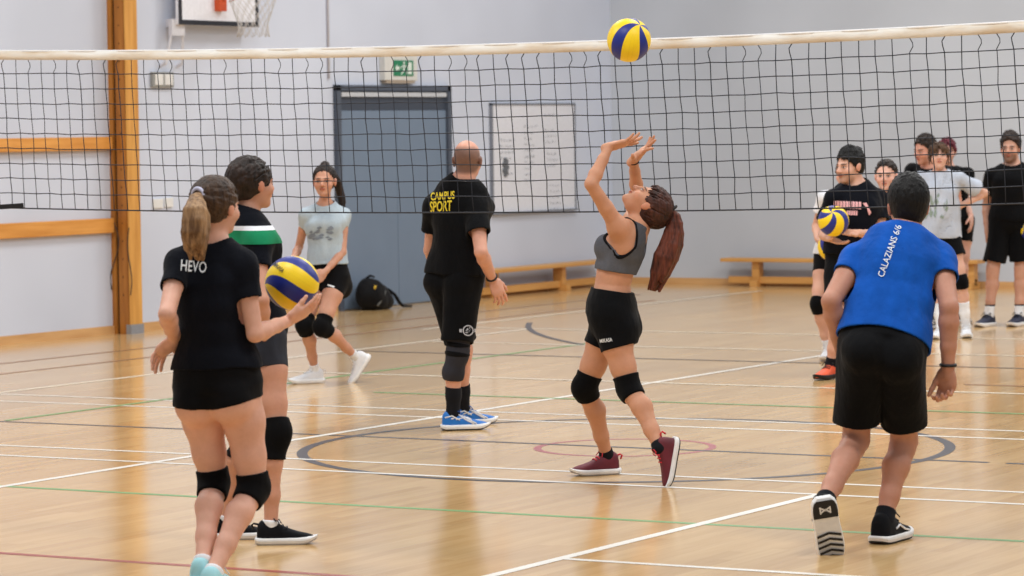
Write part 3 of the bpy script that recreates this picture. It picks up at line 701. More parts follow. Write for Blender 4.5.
        nk = s.neckc[0]; nn = Cone(nk.a-s.su*.0, nk.b, s.P['neck']*k*s.B*1.12+neck_r, s.P['neck']*k*s.B+neck_r+.02)
        G.add(F, [(nn, .008)], sub=True)
        o = s.cloth_mesh(name, F, G, mat, None, label); s.shirt = o; return o
    def shorts_field(s, G, off, frac, waist, rb_extra, tilt, blend, drape):
        # pelvis and thighs of a pair of shorts; returns the cut field and the uncut one (for hollowing)
        core = [p if isinstance(p, tuple) else (p, .03) for p in s.core]; ns = set(id(n) for n in s.neckc); core = [p for p in core if id(p[0]) not in ns]
        Fc = G.field(); G.add(Fc, core, off=off); r, f, u = s.fr(waist); Fc = np.maximum(Fc, G.plane(s.path(waist), u))
        g = (.088 if s.sex == 'f' else .083)*s.k*s.B; cuts = []; legs = []; side = G.plane(s.Pv, s.pr)
        for e, q in ((1, 'R'), (-1, 'L')):
            Hh, K = s.J['hip'+q], s.J['kn'+q]; l = [x*s.k*s.B for x in s.P['leg']]; d = nrm(K-Hh); E0 = lerp(Hh, K, frac); E1 = lerp(Hh, K, frac+.18); rr = np.interp(frac, [0, .35, .7, 1], l[:4])+rb_extra
            Bc = s.Pv+s.pr*e*.072*s.k-s.pff*.055*s.k-s.pu*.055*s.k
            L = G.field(); G.add(L, [(Cone(Hh, E1, l[0]+off, rr), blend)])
            if drape: G.add(L, [(Cone(Bc, E1, g*.98+off, rr), blend)])
            legs.append(L); cuts.append(G.plane(E0, d+s.pr*e*tilt))
        U = Fc.copy()
        for L in legs: U = smin(U, L, blend)
        wl = np.clip(side/F32(.07)+F32(.5), 0, 1); cut = cuts[0]*wl+cuts[1]*(1-wl); Fc = np.maximum(Fc, cut)
        Ls = [np.maximum(L, c_) for L, c_ in zip(legs, cuts)]
        F = Fc
        for L in Ls: F = smin(F, L, blend)
        F = np.maximum(F, np.where(np.abs(side) > .035, cut, F32(-1)))
        return F, U
    def sgrid(s, pad):
        core = [p if isinstance(p, tuple) else (p, .03) for p in s.core]; ns = set(id(n) for n in s.neckc); core = [p[0] for p in core if id(p[0]) not in ns]
        return Grid(*bounds(core+[Cone(s.J['hip'+q], s.J['kn'+q], .12, .12) for q in 'LR'], pad), s.h)
    def tight(s, name, mat, thigh=.35, waist=.25, off=.006, label=None, amp=.001, clip=0, tilt=.0, blend=.045):
        G = s.sgrid(.03); F, U = s.shorts_field(G, off, thigh, waist, off, tilt, blend, False); return s.cloth_mesh(name, F, G, mat, None, label, amp, 40)
    def loose(s, name, mat, frac=.8, r0=.010, r1=.03, waist=.2, off=.012, label=None, amp=.004, seed=3, tilt=0, blend=.02):
        G = s.sgrid(.05); F, U = s.shorts_field(G, off, frac, waist, r1, tilt, blend, True)
        x, y, z = G.xyz((slice(None),)*3); w_ = F32(amp)*wave(x, y, z, 18, seed).astype(F32); F = np.maximum(F+w_, -(U+w_+F32(.010)))
        return s.cloth_mesh(name, F, G, mat, None, label)
    def band(s, name, prims, p0, n0, p1, n1, mat, off=.006, label=None, extra=(), h=None):
        # sleeve of cloth round a limb, cut by two planes (n0, n1 point outwards)
        allp = prims+list(extra); lo, hi = bounds([p for p in allp], .03)
        m = max(np.linalg.norm(np.asarray(p1)-np.asarray(p0))*.5+.14, .12); c = (np.asarray(p0)+np.asarray(p1))/2; lo = np.maximum(lo, c-m); hi = np.minimum(hi, c+m)
        G = Grid(lo, hi, h or min(s.h, .005)); F = G.field(); G.add(F, [(p[0], p[1]) if isinstance(p, tuple) else (p, .025) for p in prims], off=off); G.add(F, list(extra))
        F = smax(F, G.plane(p0, n0), .006); F = smax(F, G.plane(p1, n1), .006)
        return s.cloth_mesh(name, F, G, mat, None, label)
    def knee_pad(s, q, mat, a=.84, b=.14, bulge=.016, name='knee_pad', off=.009, label=None):
        Hh, K, A = s.J['hip'+q], s.J['kn'+q], s.J['an'+q]; d0 = nrm(K-Hh); d1 = nrm(A-K); fwd = nrm(d0-d1+1e-4*s.pff+s.J['toe'+q][0]*.25); ax = nrm(d0+d1); fwd = nrm(fwd-ax*(fwd@ax))
        pr = [(p, .025) for p in s.J['thigh'+q]+s.J['shin'+q][:3]]
        ex = [(Ell(K+fwd*(.020)*s.k, np.array((.052, .040+bulge, .070))*s.k, (np.cross(fwd, ax), fwd, ax)), .02)]
        return s.band(name, pr, lerp(Hh, K, a), -d0, lerp(K, A, b), d1, mat, off, label, ex)
    def sock(s, q, mat, top=.78, off=.005, label=None):
        K, A = s.J['kn'+q], s.J['an'+q]; d = nrm(A-K); toe, up = s.J['toe'+q]
        pr = [(p, .02) for p in s.J['shin'+q][2:]]+[(Cone(A, A-up*.05*s.k, s.P['leg'][7]*.97*s.k, .031*s.k), .015)]
        return s.band('sock', pr, lerp(K, A, top), -d, A-up*.06, -up, mat, off, label)
    def wristband(s, q, mat, frac=.93, wdt=.012, name='wristband', off=.003):
        E, Wr = s.J['el'+q], s.J['wr'+q]; d = nrm(Wr-E); p = lerp(E, Wr, frac); r = s.P['arm'][5]*s.k*s.B+off+.002; x = nrm(np.cross(d, W(.3, 1, .2))); y = np.cross(d, x)
        b = MB(); b.tube([p+(x*math.cos(a)+y*math.sin(a))*r for a in np.linspace(0, 2*math.pi, 25)], wdt/2, 6, caps=False); return b.build(name, mat, s.root, True)
    # ---------- shoes
    def shoe(s, q, upper, mid, outs, lace, L=None, accent=None, tall=1.0, label=None, sole_fn=None, pull=None):
        A = s.J['an'+q]; toe, up = s.J['toe'+q]; k = s.k*(1.0 if s.sex == 'f' else 1.04); L = (L or .275)*k; x = np.cross(toe, up)
        O = A-up*.092*s.k-toe*.062*k
        sx = 1 if q == 'R' else -1
        P = lambda a, y, z: O+x*a+toe*y+up*z
        S = [(0, .022, .070), (.03, .034, .096), (.10, .042, .108), (.20, .044, .108), (.30, .043, .100), (.42, .043, .083), (.56, .046, .066), (.70, .047, .054), (.84, .042, .046), (.94, .029, .039), (1.0, .008, .030)]
        cv = lambda t: .006*math.sin(t*2.6)*-sx*0+(-sx)*.006*math.sin(max(0, t-.3)*3)
        V, Fc = [], []; NS = 15
        def surf(i_t, th):
            t = i_t; w_ = np.interp(t, [q_[0] for q_ in S], [q_[1] for q_ in S])*k; top = np.interp(t, [q_[0] for q_ in S], [q_[2] for q_ in S])*k*tall; c_, s_ = math.cos(th), math.sin(th); z0 = .016*k
            return P(cv(t)*k+w_*math.copysign(abs(c_)**.75, c_), t*L, z0+(top-z0)*max(0, s_)**.65)
        ts = np.linspace(0, 1, 26); ts = ts*ts*(3-2*ts)*.5+ts*.5
        for t in ts:
            for j in range(NS): V.append(surf(t, math.pi*j/(NS-1)))
        for i in range(len(ts)-1):
            for j in range(NS-1): a = i*NS+j; Fc.append((a, a+NS, a+NS+1, a+1))
        Fc.append(tuple(range(NS))); n = (len(ts)-1)*NS; Fc.append(tuple(n+j for j in range(NS))[::-1])
        o = mesh_obj('shoe', V, Fc, upper, s.root, True, None, label); o.modifiers.new('s', 'SUBSURF').levels = 1; o.modifiers['s'].render_levels = 1
        # sole: footprint rings
        def ring(z, g, rise):
            out = []
            tt = np.linspace(0, 1, 22)
            for sd in (1, -1):
                for t in (tt if sd > 0 else tt[::-1]):
                    w_ = np.interp(t, [q_[0] for q_ in S], [q_[1] for q_ in S])*k*1.05+.003*k+g; yy = t*(L+.012*k+g*2)-.006*k-g
                    out.append(P(cv(t)*k+sd*w_, yy, z+rise*(max(0, t-.72)**2*.28*k+max(0, .1-t)**2*.6*k)))
            return out
        def slab(name, levels, mat, parent):
            R = [ring(*l) for l in levels]; n = len(R[0]); V = [v for r in R for v in r]; Fq = []
            for i in range(len(R)-1):
                for j in range(n): Fq.append((i*n+j, i*n+(j+1) % n, (i+1)*n+(j+1) % n, (i+1)*n+j))
            Fq.append(tuple(range(n))[::-1]); Fq.append(tuple((len(R)-1)*n+j for j in range(n))); return mesh_obj(name, V, Fq, mat, parent, False)
        slab('outsole', [(.0, -.002, 1), (.007*k, .001, 1)], outs, o); slab('midsole', [(.007*k, .001, 1), (.018*k, .003, 1), (.026*k, .001, .6), (.030*k, -.003, .4)], mid, o)
        b = MB()
        for t in (.30, .37, .44, .51): b.tube([surf(t, th)+up*.003 for th in np.linspace(1.0, math.pi-1.0, 7)], .0035*k, 5)
        c0 = surf(.29, math.pi/2)+up*.004
        for e in (-1, 1): b.tube([c0, c0+x*e*.022*k+up*.012*k, c0+x*e*.038*k+toe*.012*k-up*.002, c0+x*e*.02*k+toe*.012*k], .0032*k, 5); b.tube([c0, c0+x*e*.03*k+toe*.02*k, c0+x*e*.045*k+toe*.03*k-up*.02*k], .0028*k, 5)
        b.build('laces', lace, o, True)
        if accent:
            for th_side in ((0, 1) if accent[1] else ()):
                b = MB()
                for stroke in accent[1]:
                    pts = []
                    for (t, e) in stroke:
                        th = e*1.2; th = th if th_side == 0 else math.pi-th; p = surf(t, th); c_ = surf(t, math.pi/2); pts.append(p+nrm(p-P(0, t*L, .03*k))*.0015)
                    b.tube(pts, .0042*k, 6)
                b.build('side_stripe', accent[0], o, True)
        if pull is not None:
            b = MB(); h0 = P(0, 0, .085*k*tall); b.tube([h0+toe*.01, h0-toe*.012+up*.006, h0-toe*.022+up*.0, h0-toe*.014-up*.02], .005*k, 6); b.build('heel_tab', pull, o, True)
        if sole_fn: sole_fn(o, P, L, k, S, cv)
        return o
    # ---------- hair
    def hair_cap(s, mat, off=.010, top=.0, front=.018, nape=-.075, n=(0, .76, -.65), side=.0, extra=(), rough=.0012, name='hair', label=None, back=0.0, cut_k=.012, h=None):
        A = (s.hr, s.hf, s.hu); k = s.hk; L = s.HL
        pr = [(Ell(L(0, -.014-back*.5, .030+top*.5), np.array((.0745+off+side, .094+off+back*.5, .086+off+top*.5))*k, A), .02)]
        if nape < -.045: pr.append((Ell(L(0, -.045-back*.4, -.02), np.array((.060+off*.6, .058+off+back*.3, .062+off*.5))*k, A), .03))
        pr += list(extra); G = Grid(*bounds(pr, .02), h or min(s.h, .005)); F = G.field(); G.add(F, pr)
        nn = A[0]*n[0]+A[1]*n[1]+A[2]*n[2]; nl = math.sqrt(sum(v*v for v in n)); F = smax(F, G.plane(s.hc+nrm(nn)*front*k/nl, nn), cut_k); F = smax(F, G.plane(L(0, 0, nape), -s.hu), .01)
        if rough:
            x, y, z = G.xyz((slice(None),)*3); F = F+F32(rough)*wave(x, y, z, 90, 5).astype(F32)
        s.hair = s.cloth_mesh(name, F, G, mat, None, label); return s.hair
    def scalp(s, u, off, back=0.0, top=0.0):
        # point on the scalp ellipsoid in direction u (head-local)
        return s.HL(u[0]*(.0745+off), -.014-back*.5+u[1]*(.094+off+back*.5), .030+top*.5+u[2]*(.086+off+top*.5))
    def in_hair(s, u, front, n, nape):
        p = np.array([u[0]*.0745, -.014+u[1]*.094, .03+u[2]*.086]); n = nrm(n); return p@n < front and p[2] > nape
    def combed(s, mat, tie, off=.008, front=.020, n=(0, .76, -.65), nape=-.055, count=150, r=.0062, back=0.0, seed=1, extra=(), name='hair', loose=.0, top=0.0, cap=.004, hh=None):
        # hair pulled back to a tie: strands run over the scalp from the hairline to the tie
        rr = np.random.RandomState(seed); tie = np.asarray(tie, float); td = nrm(tie-np.array([0, -.014, .03])); pr = []; c = 0
        while c < count:
            u = nrm(rr.normal(size=3))
            if not s.in_hair(u, front+.004, n, nape): continue
            if u@td > .93: continue
            c += 1; pts = []; o_ = off+rr.uniform(-.002, .003)
            for j in range(6):
                t = j/5; w = nrm(u*(1-t)+td*t+1e-6); pts.append(s.scalp(w, o_*(.55+.45*math.sin(math.pi*min(1, t*1.2+.15)))+loose*rr.rand(), back, top))
            pr += [(q, .0035) for q in chain(pts, [r*.7, r, r, r, r, r*.9])]
        A = (s.hr, s.hf, s.hu); k = s.hk
        base = [(Ell(s.HL(0, -.014-back*.5, .030+top*.5), np.array((.0745+cap, .094+cap+back*.5, .086+cap+top*.5))*k, A), .004)]
        if nape < -.045: base.append((Ell(s.HL(0, -.045-back*.4, -.02), np.array((.062, .060+back*.3, .066))*k, A), .02))
        G = Grid(*bounds(pr+base+list(extra), .02), hh or (.004 if s.D < 18 else .005)); F = G.field(); G.add(F, base); nn = A[0]*n[0]+A[1]*n[1]+A[2]*n[2]; nl = math.sqrt(sum(v*v for v in n))
        F = smax(F, G.plane(s.hc+nrm(nn)*(front-.004)*k/nl, nn), .008); F = smax(F, G.plane(s.HL(0, 0, nape), -s.hu), .01); G.add(F, pr); G.add(F, list(extra)); s.hair = s.cloth_mesh(name, F, G, mat); return s.hair
    def cropped(s, mat, off=.006, front=.026, n=(0, .78, -.62), nape=-.06, count=230, ln=(.022, .04), r=.008, lift=.45, flow=(0, .5, .2), seed=1, top=.0, name='hair', tip=.35, side=1.0):
        # short hair: many small tapered locks
        rr = np.random.RandomState(seed); pr = []; c = 0; A = (s.hr, s.hf, s.hu); k = s.hk
        while c < count:
            u = nrm(rr.normal(size=3))
            if not s.in_hair(u, front, n, nape): continue
            c += 1; up_ = max(0, u[2]); l = rr.uniform(*ln)*(.45+.55*up_ if u[2] > -.2 else .4); p0 = s.scalp(u, off*.3, 0, top); nv = A[0]*u[0]+A[1]*u[1]+A[2]*u[2]
            fl = A[0]*flow[0]+A[1]*(flow[1] if u[1] > -.2 else -.1)+A[2]*(flow[2] if up_ > .5 else -.9)+A[0]*rr.uniform(-.35, .35)+A[1]*rr.uniform(-.2, .2)
            fl = fl-nv*(fl@nv); fl = nrm(fl+1e-6); d1 = nrm(nv*lift*1.5+fl); d2 = nrm(nv*lift*.3+fl*1.1); p1 = p0+d1*l*.5; p2 = p1+d2*l*.5
            pr += [(q, .004) for q in chain([p0, p1, p2], [r, r*.95, r*tip])]
        base = [(Ell(s.HL(0, -.014, .030+top*.5), np.array(((.0745+off*side), .094+off, .086+off+top*.5))*k, A), .004), (Ell(s.HL(0, -.045, -.02), np.array((.062, .062, .06))*k, A), .03)]
        G = Grid(*bounds(pr+base, .015), .004 if s.D < 18 else .005); F = G.field(); G.add(F, base); nn = A[0]*n[0]+A[1]*n[1]+A[2]*n[2]; nl = math.sqrt(sum(v*v for v in n))
        F = smax(F, G.plane(s.hc+nrm(nn)*(front-.002)*k/nl, nn), .008); F = smax(F, G.plane(s.HL(0, 0, nape), -s.hu), .012); G.add(F, pr); s.hair = s.cloth_mesh(name, F, G, mat); return s.hair
    def locks(s, mat, paths, rad=.008, name='loose_lock', k=.004):
        pr = []
        for q in paths: pr += [(c, k) for c in chain([s.HL(*v) for v in q], list(np.linspace(rad, rad*.5, len(q))))]
        G = Grid(*bounds(pr, .015), .004); F = G.field(); G.add(F, pr); return s.cloth_mesh(name, F, G, mat, s.hair)
    def tail(s, mat, pts, radii, strands=9, spread=.6, seed=2, name='ponytail', k=.004, h=None, label=None, flat=None):
        rr = random.Random(seed); pts = [np.asarray(p, float) for p in pts]; pr = []
        P_ = np.array(pts); tt = np.linspace(0, 1, len(pts)); T2 = np.linspace(0, 1, 9); C = np.stack([np.interp(T2, tt, P_[:, i]) for i in range(3)], 1); C[1:-1] = .25*C[:-2]+.5*C[1:-1]+.25*C[2:]; Rd = np.interp(T2, tt, radii)
        dr_ = nrm(C[-1]-C[0]); x = nrm(np.cross(dr_, W(.2, 1, .1))); y = np.cross(dr_, x)
        for i in range(strands):
            a = rr.uniform(0, 6.28); q = math.sqrt(rr.random()) if i else 0; end = rr.uniform(.93, 1.0)
            o = (x*math.cos(a)+y*math.sin(a)); line = [C[j]+o*Rd[j]*spread*q*1.0+x*.004*math.sin(j*1.3+i) for j in range(9)]
            if end < .97: line[-1] = lerp(line[-2], line[-1], end-.5)
            pr += [(p, k) for p in chain(line, [max(.004, r*(.42 if strands > 12 else .6)*rr.uniform(.8, 1.0)*(1 if j < 7 else (.8 if j == 7 else .4))) for j, r in enumerate(Rd)])]
        G = Grid(*bounds(pr, .015), h or min(s.h, .005)); F = G.field(); G.add(F, pr); return s.cloth_mesh(name, F, G, mat, s.hair, label)
    def tie(s, mat, c, ax, r, w_=.008, name='hair_tie'):
        ax = nrm(ax); x = nrm(np.cross(ax, W(.3, .2, 1))); y = np.cross(ax, x); b = MB(); b.tube([np.asarray(c)+(x*math.cos(a)+y*math.sin(a))*r for a in np.linspace(0, 2*math.pi, 21)], w_, 7, caps=False); return b.build(name, mat, s.hair, True)
    # ---------- prints on cloth
    def lettering(s, text, px, py, height, target, mat, angle=0.0, squash=1.0, shear=0, name='lettering', off=.003, bold=0.0, align='CENTER', label=None, spacing=1.0, polys=None, dirv=None, width=None):
        if polys is None:
            cu = bpy.data.curves.new('t', 'FONT'); cu.body = text; cu.size = 1; cu.align_x = 'CENTER'; cu.align_y = 'CENTER'; cu.offset = bold; cu.shear = shear; cu.space_character = spacing; cu.space_line = .82; cu.resolution_u = 3
            to = bpy.data.objects.new('t', cu); COL.objects.link(to); dg = bpy.context.evaluated_depsgraph_get(); dg.update(); me = bpy.data.meshes.new_from_object(to.evaluated_get(dg)); bpy.data.objects.remove(to); bpy.data.curves.remove(cu)
        else:
            me = bpy.data.meshes.new('t'); v, f = [], []
            for pl_ in polys: f.append(tuple(range(len(v), len(v)+len(pl_)))); v += [(a, b_, 0) for a, b_ in pl_]
            me.from_pydata(v, [], f)
        bm = bmesh.new(); bm.from_mesh(me); bpy.data.meshes.remove(me); bmesh.ops.triangulate(bm, faces=bm.faces[:])
        for _ in range(3):
            ed = [e for e in bm.edges if e.calc_length() > .14]
            if ed: bmesh.ops.subdivide_edges(bm, edges=ed, cuts=1); bmesh.ops.triangulate(bm, faces=bm.faces[:])
        if width:
            xs_ = [v.co.x for v in bm.verts]; squash = width/((max(xs_)-min(xs_))*height)
        mw = target.matrix_basis.copy() if target.name.startswith('volleyball') else Matrix()
        bvh = BVHTree.FromPolygons([tuple(mw @ v.co) for v in target.data.vertices], [tuple(p.vertices) for p in target.data.polygons])
        d0 = nrm(ray(px, py)); c = CAM+d0*(s.D/(-(d0@T_))); ca, sa = math.cos(angle), math.sin(angle)
        d = d0 if dirv is None else nrm(dirv); good = True
        hit0 = bvh.ray_cast(Vector(c-d*1.5), Vector(d)); 
        if dirv is not None: c = CAM+d0*((s.D)/(-(d0@T_)))
        bad = []
        for v in bm.verts:
            a, b_ = v.co.x*squash*height, v.co.y*height; p = c+cR*(a*ca-b_*sa)+cU*(a*sa+b_*ca)
            h_ = bvh.ray_cast(Vector(p-d*1.5), Vector(d))
            if h_[0] is None: bad.append(v); continue
            v.co = h_[0]-Vector(d)*off+h_[1]*off*(.5 if h_[1].dot(Vector(d)) < 0 else -.5)
        if bad: bmesh.ops.delete(bm, geom=bad, context='VERTS'); print('PRINT MISS', s.name, text, len(bad))
        me = bpy.data.meshes.new(name); bm.to_mesh(me); bm.free(); me.materials.append(mat); o = bpy.data.objects.new(name, me); COL.objects.link(o); o.parent = target; o.matrix_parent_inverse = mw.inverted()
        if label: o['label'] = label
        return o

# ------------------------------------------------------------------ volleyballs
def ball_mat(tw=3.0, th=.12, nm='volleyball_skin'):
    t = NT(nm); c = t.coord(); n = t.add('ShaderNodeVectorMath', operation='NORMALIZE'); t.link(c, n.inputs[0]); sp = t.add('ShaderNodeSeparateXYZ'); t.link(n.outputs[0], sp.inputs[0])
    az = t.math('ARCTAN2', sp.outputs[1], sp.outputs[0]); pol = t.math('ARCCOSINE', t.math('MULTIPLY', sp.outputs[2], .999))
    ph = t.math('ADD', t.math('MULTIPLY', az, 4.0), t.math('MULTIPLY', pol, tw)); s_ = t.math('SINE', ph)
    blue = t.ramp(t.math('ADD', s_, -th), -.03, .03)
    d = t.noise(c, 600, 1)
    col = t.mix(t.math('MINIMUM', t.math('MAXIMUM', blue, 0.0), 1.0), srgb(248, 212, 26), srgb(30, 44, 132))
    seam = t.math('LESS_THAN', t.math('ABSOLUTE', t.math('ADD', s_, -th)), .035); seam2 = t.math('LESS_THAN', t.math('ABSOLUTE', t.math('ADD', s_, .92)), .006)
    col = t.mix(t.math('MULTIPLY', t.math('MAXIMUM', seam, t.math('MULTIPLY', seam2, .5)), .45), col, srgb(60, 52, 40))
    t.set(col, .42, .4); t.bump(t.math('SUBTRACT', t.math('MULTIPLY', d, .15), seam), .25, .004); return t.m
m_ball = ball_mat(); m_ball2 = ball_mat(-1.6, .30, 'volleyball_skin_swirl'); m_balltxt = plain('ball_print', srgb(24, 26, 40), .5)
def ball(c, axis, spin, label, r=.108, group='blue and yellow volleyballs', mat=None):
    bm = bmesh.new(); bmesh.ops.create_uvsphere(bm, u_segments=48, v_segments=32, radius=r); me = bpy.data.meshes.new('volleyball'); bm.to_mesh(me); bm.free(); me.materials.append(mat or m_ball)
    me.polygons.foreach_set('use_smooth', np.full(len(me.polygons), True)); o = bpy.data.objects.new('volleyball', me); COL.objects.link(o)
    z = nrm(axis); x = nrm(np.cross(W(.1, .2, 1), z)); y = np.cross(z, x); x, y = x*math.cos(spin)+y*math.sin(spin), y*math.cos(spin)-x*math.sin(spin)
    o.matrix_world = Matrix(((x[0], y[0], z[0], c[0]), (x[1], y[1], z[1], c[1]), (x[2], y[2], z[2], c[2]), (0, 0, 0, 1))); tag(o, label, 'volleyball', group); return o

# ================================================================== THE PLAYERS
BLK = cloth('black_cloth', srgb(11, 12, 15)); NAVYBLK = cloth('blue_black_cloth', srgb(11, 14, 23)); BLKT = cloth('black_stretch', srgb(10, 10, 13), .8, .25)
PAD = cloth('knee_pad_black', srgb(10, 10, 12), .9, .35); WHT = cloth('white_cloth', srgb(228, 230, 236)); GREY = cloth('heather_grey_cloth', srgb(190, 198, 212), heather=.05)
BRA = cloth('charcoal_heather', srgb(84, 86, 93), .9, .3, heather=.22); BLUE = cloth('royal_blue_cloth', srgb(14, 80, 170), .8, .6); NAVY = cloth('navy_cloth', srgb(30, 34, 52))
GTEE = cloth('pale_blue_grey_cloth', srgb(172, 186, 196), heather=.06); DGREY = cloth('dark_grey_cloth', srgb(50, 53, 62)); GREEN = cloth('green_cloth', srgb(30, 134, 92), .8, .3)
SOCKW = cloth('white_sock', srgb(232, 234, 238), .9, .3); SOCKB = cloth('black_sock', srgb(26, 27, 32), .9, .3); SLEEVE = cloth('knee_sleeve_charcoal', srgb(48, 48, 54), .85, .4)
P_WHITE = plain('print_white', srgb(226, 230, 234), .6); P_YEL = plain('print_yellow', srgb(232, 206, 44), .6); P_PINK = plain('print_pink', srgb(232, 176, 180), .6); P_GRN = plain('print_sage', srgb(140, 156, 146), .7); P_DG = plain('print_slate', srgb(122, 132, 146), .7)
RB = plain('rubber_black', srgb(26, 26, 29), .6); RW = plain('rubber_white', srgb(228, 228, 228), .5); RGREY = plain('rubber_grey', srgb(170, 170, 172), .55)
S_BLK = cloth('shoe_black_knit', srgb(17, 18, 22), .8, .3); S_WHT = plain('shoe_white_mesh', srgb(222, 224, 228), .6, bump=.2); S_BLUE = plain('shoe_blue_mesh', srgb(28, 112, 196), .55, bump=.2); S_RED = plain('shoe_maroon_mesh', srgb(98, 28, 42), .6, bump=.2, var=.3, nscale=14)
S_TEAL = plain('shoe_pale_teal_mesh', srgb(158, 212, 220), .6, bump=.2); S_NAVY = plain('shoe_navy_mesh', srgb(36, 42, 64), .6); S_GRY = plain('shoe_grey_mesh', srgb(70, 74, 80), .6, var=.15); S_ORG = plain('shoe_orange', srgb(222, 92, 58), .6)
L_RED = plain('lace_red', srgb(206, 44, 58), .6); L_BLK = plain('lace_black', srgb(24, 24, 28), .6); L_WHT = plain('lace_white', srgb(230, 230, 232), .6); L_BLUE = plain('lace_blue', srgb(30, 84, 160), .6)
H_BROWN = hairmat('brown_hair', srgb(34, 24, 20), srgb(86, 64, 48)); H_TAIL = hairmat('light_brown_hair', srgb(92, 66, 46), srgb(180, 144, 106), (70, 70, 5)); H_DARK = hairmat('dark_hair', srgb(22, 18, 17), srgb(58, 44, 38)); H_AUB = hairmat('auburn_hair', srgb(44, 24, 20), srgb(122, 66, 50), (60, 60, 7))
H_AUBD = hairmat('dark_auburn_hair', srgb(30, 19, 17), srgb(88, 52, 42)); H_BLACK = hairmat('black_hair', srgb(8, 8, 9), srgb(24, 22, 22), (90, 90, 40)); H_MAR = hairmat('maroon_hair', srgb(66, 22, 34), srgb(120, 48, 64)); H_MBROWN = hairmat('mid_brown_hair', srgb(48, 34, 26), srgb(108, 80, 60))
SK_A = srgb(214, 166, 142); SK_B = srgb(196, 144, 116); SK_C = srgb(204, 152, 122); SK_D = srgb(166, 118, 96); SK_E = srgb(210, 160, 138); SK_F = srgb(222, 178, 158)

def finish_print(): pass

# ---------------------------------------------------------------- setter
p = Person('setter', 'woman in grey crop top and black shorts reaching up to set the volleyball', 16.6, 'f', 1.66, h=.005); p.bust = 1.0
p.torso(p.pt(611, 317), p.pt(637, 226), W(-1, -.12, 0), W(-1, -.12, .25), bend=W(-1, 0, 0)*.085)
eL = p.auto(p.pt(618, 227, .15), 591, 184, .285*p.k, 1); wL = p.auto(eL, 609, 147, .235*p.k, -1)
p.arm(-1, eL, wL, dict(d=W(.93, -.05, .22), n=W(-.25, -.3, .9), curl=(.05, .12, .2, .2), spread=.6, thumb=.95, sc=1.08), sh=p.pt(618, 227, .15))
sR = p.pt(632, 222, -.16); eR = p.auto(sR, 637, 192, .285*p.k, -1); wR = p.auto(eR, 633.5, 160, .235*p.k, 1)
p.arm(1, eR, wR, dict(d=W(.62, .42, .6), n=W(-.65, .1, .7), curl=(-.15, 0, .1, .2), spread=.55, thumb=1.1, sc=1.08), sh=sR)
p.leg(-1, p.pt(629, 388, .13), p.pt(660, 448, .30), W(-.18, .1, -.97), up=W(-.97, .16, .18), calf=W(1, 0, .3))
aR = p.foot(607, -.27); p.leg(1, p.pt(585, 387, -.10), aR, W(-1, .34, 0), calf=W(1, -.1, 0))
p.head(p.pt(647, 205, .0), W(-.33, -.06, .94), W(.94, 0, .33))
p.build_body(skinmat('skin_setter', srgb(200, 146, 116), female=True))
# crop top
core = [c for c in [q if isinstance(q, tuple) else (q, .03) for q in p.core] if c[0] not in p.neckc]
G = Grid(*bounds([c[0] for c in core], .03), .004); F = G.field(); G.add(F, core, off=.006)
b3 = G.field(); G.add(b3, core, off=.0085)
ra = G.field(); G.add(ra, [(Cone(p.J['sh'+q]-p.sr*e*.0, lerp(p.J['sh'+q], p.J['el'+q], .3), .098, .09), .0) for e, q in ((1, 'R'), (-1, 'L'))])
for e, q in ((1, 'R'), (-1, 'L')): G.add(ra, [(Cone(p.path(.80)+p.sr*e*.19, p.path(.62)+p.sr*e*.19, .075, .03), .05)])
lowc = G.plane(p.path(.50)+p.fr(.5)[1]*.0, -p.fr(.5)[2]-.12*p.fr(.5)[1]); upc = G.plane(p.path(1.03), p.su)
nk = G.field(); G.add(nk, [(Cone(p.path(1.0)+p.sff*.02, p.path(.86)+p.sff*.12, .075, .085), .02), (Cone(p.path(1.02), p.path(.9)-p.sff*.12, .065, .05), .02)])
Fb = np.maximum(np.maximum(F, lowc), upc); Fb = smax(smax(Fb, -ra, .006), -nk, .006)
bra = p.cloth_mesh('crop_top', Fb, G, BRA, None, None, .0015, 40)
Ft = np.maximum(np.maximum(b3, lowc), upc); Ft = np.maximum(np.maximum(Ft, -ra+0), np.where(nk < 0, F32(.02), ra-F32(.010))); tro = p.cloth_mesh('trim', Ft, G, BLKT, bra, 'black trim')
bm = bmesh.new(); bm.from_mesh(tro.data); seen = set(); comps = []
for v in bm.verts:
    if v in seen: continue
    st_ = [v]; seen.add(v); cc = []
    while st_:
        a = st_.pop(); cc.append(a)
        for e in a.link_edges:
            o2 = e.other_vert(a)
            if o2 not in seen: seen.add(o2); st_.append(o2)
    comps.append(cc)
comps.sort(key=len)
bmesh.ops.delete(bm, geom=[v for cc in comps[:-1] if len(cc) < 150 for v in cc], context='VERTS'); bm.to_mesh(tro.data)
big = [cc for cc in comps if len(cc) >= 150]
if len(big) == 2:
    t2 = bpy.data.objects.new('trim', tro.data.copy()); COL.objects.link(t2); t2.parent = bra; t2['label'] = 'black trim'
    for ob, cc in ((tro, big[0]), (t2, big[1])):
        bb = bmesh.new(); bb.from_mesh(ob.data); bb.verts.ensure_lookup_table(); bm.verts.index_update(); bmesh.ops.delete(bb, geom=[bb.verts[v.index] for v in cc], context='VERTS'); bb.to_mesh(ob.data); bb.free()
bm.free()
sh = p.tight('shorts', BLK, .43, .30, .010)
for q in 'LR': p.knee_pad(q, PAD, .82, .16, .016)
for q in 'LR': p.sock(q, SOCKB, .90)
p.shoe('R', S_RED, RW, RGREY, L_RED, .265, tall=1.12, pull=L_RED); p.shoe('L', S_RED, RW, RB, L_RED, .262, tall=1.12, pull=L_RED)
p.wristband('R', RB, .96, .006)
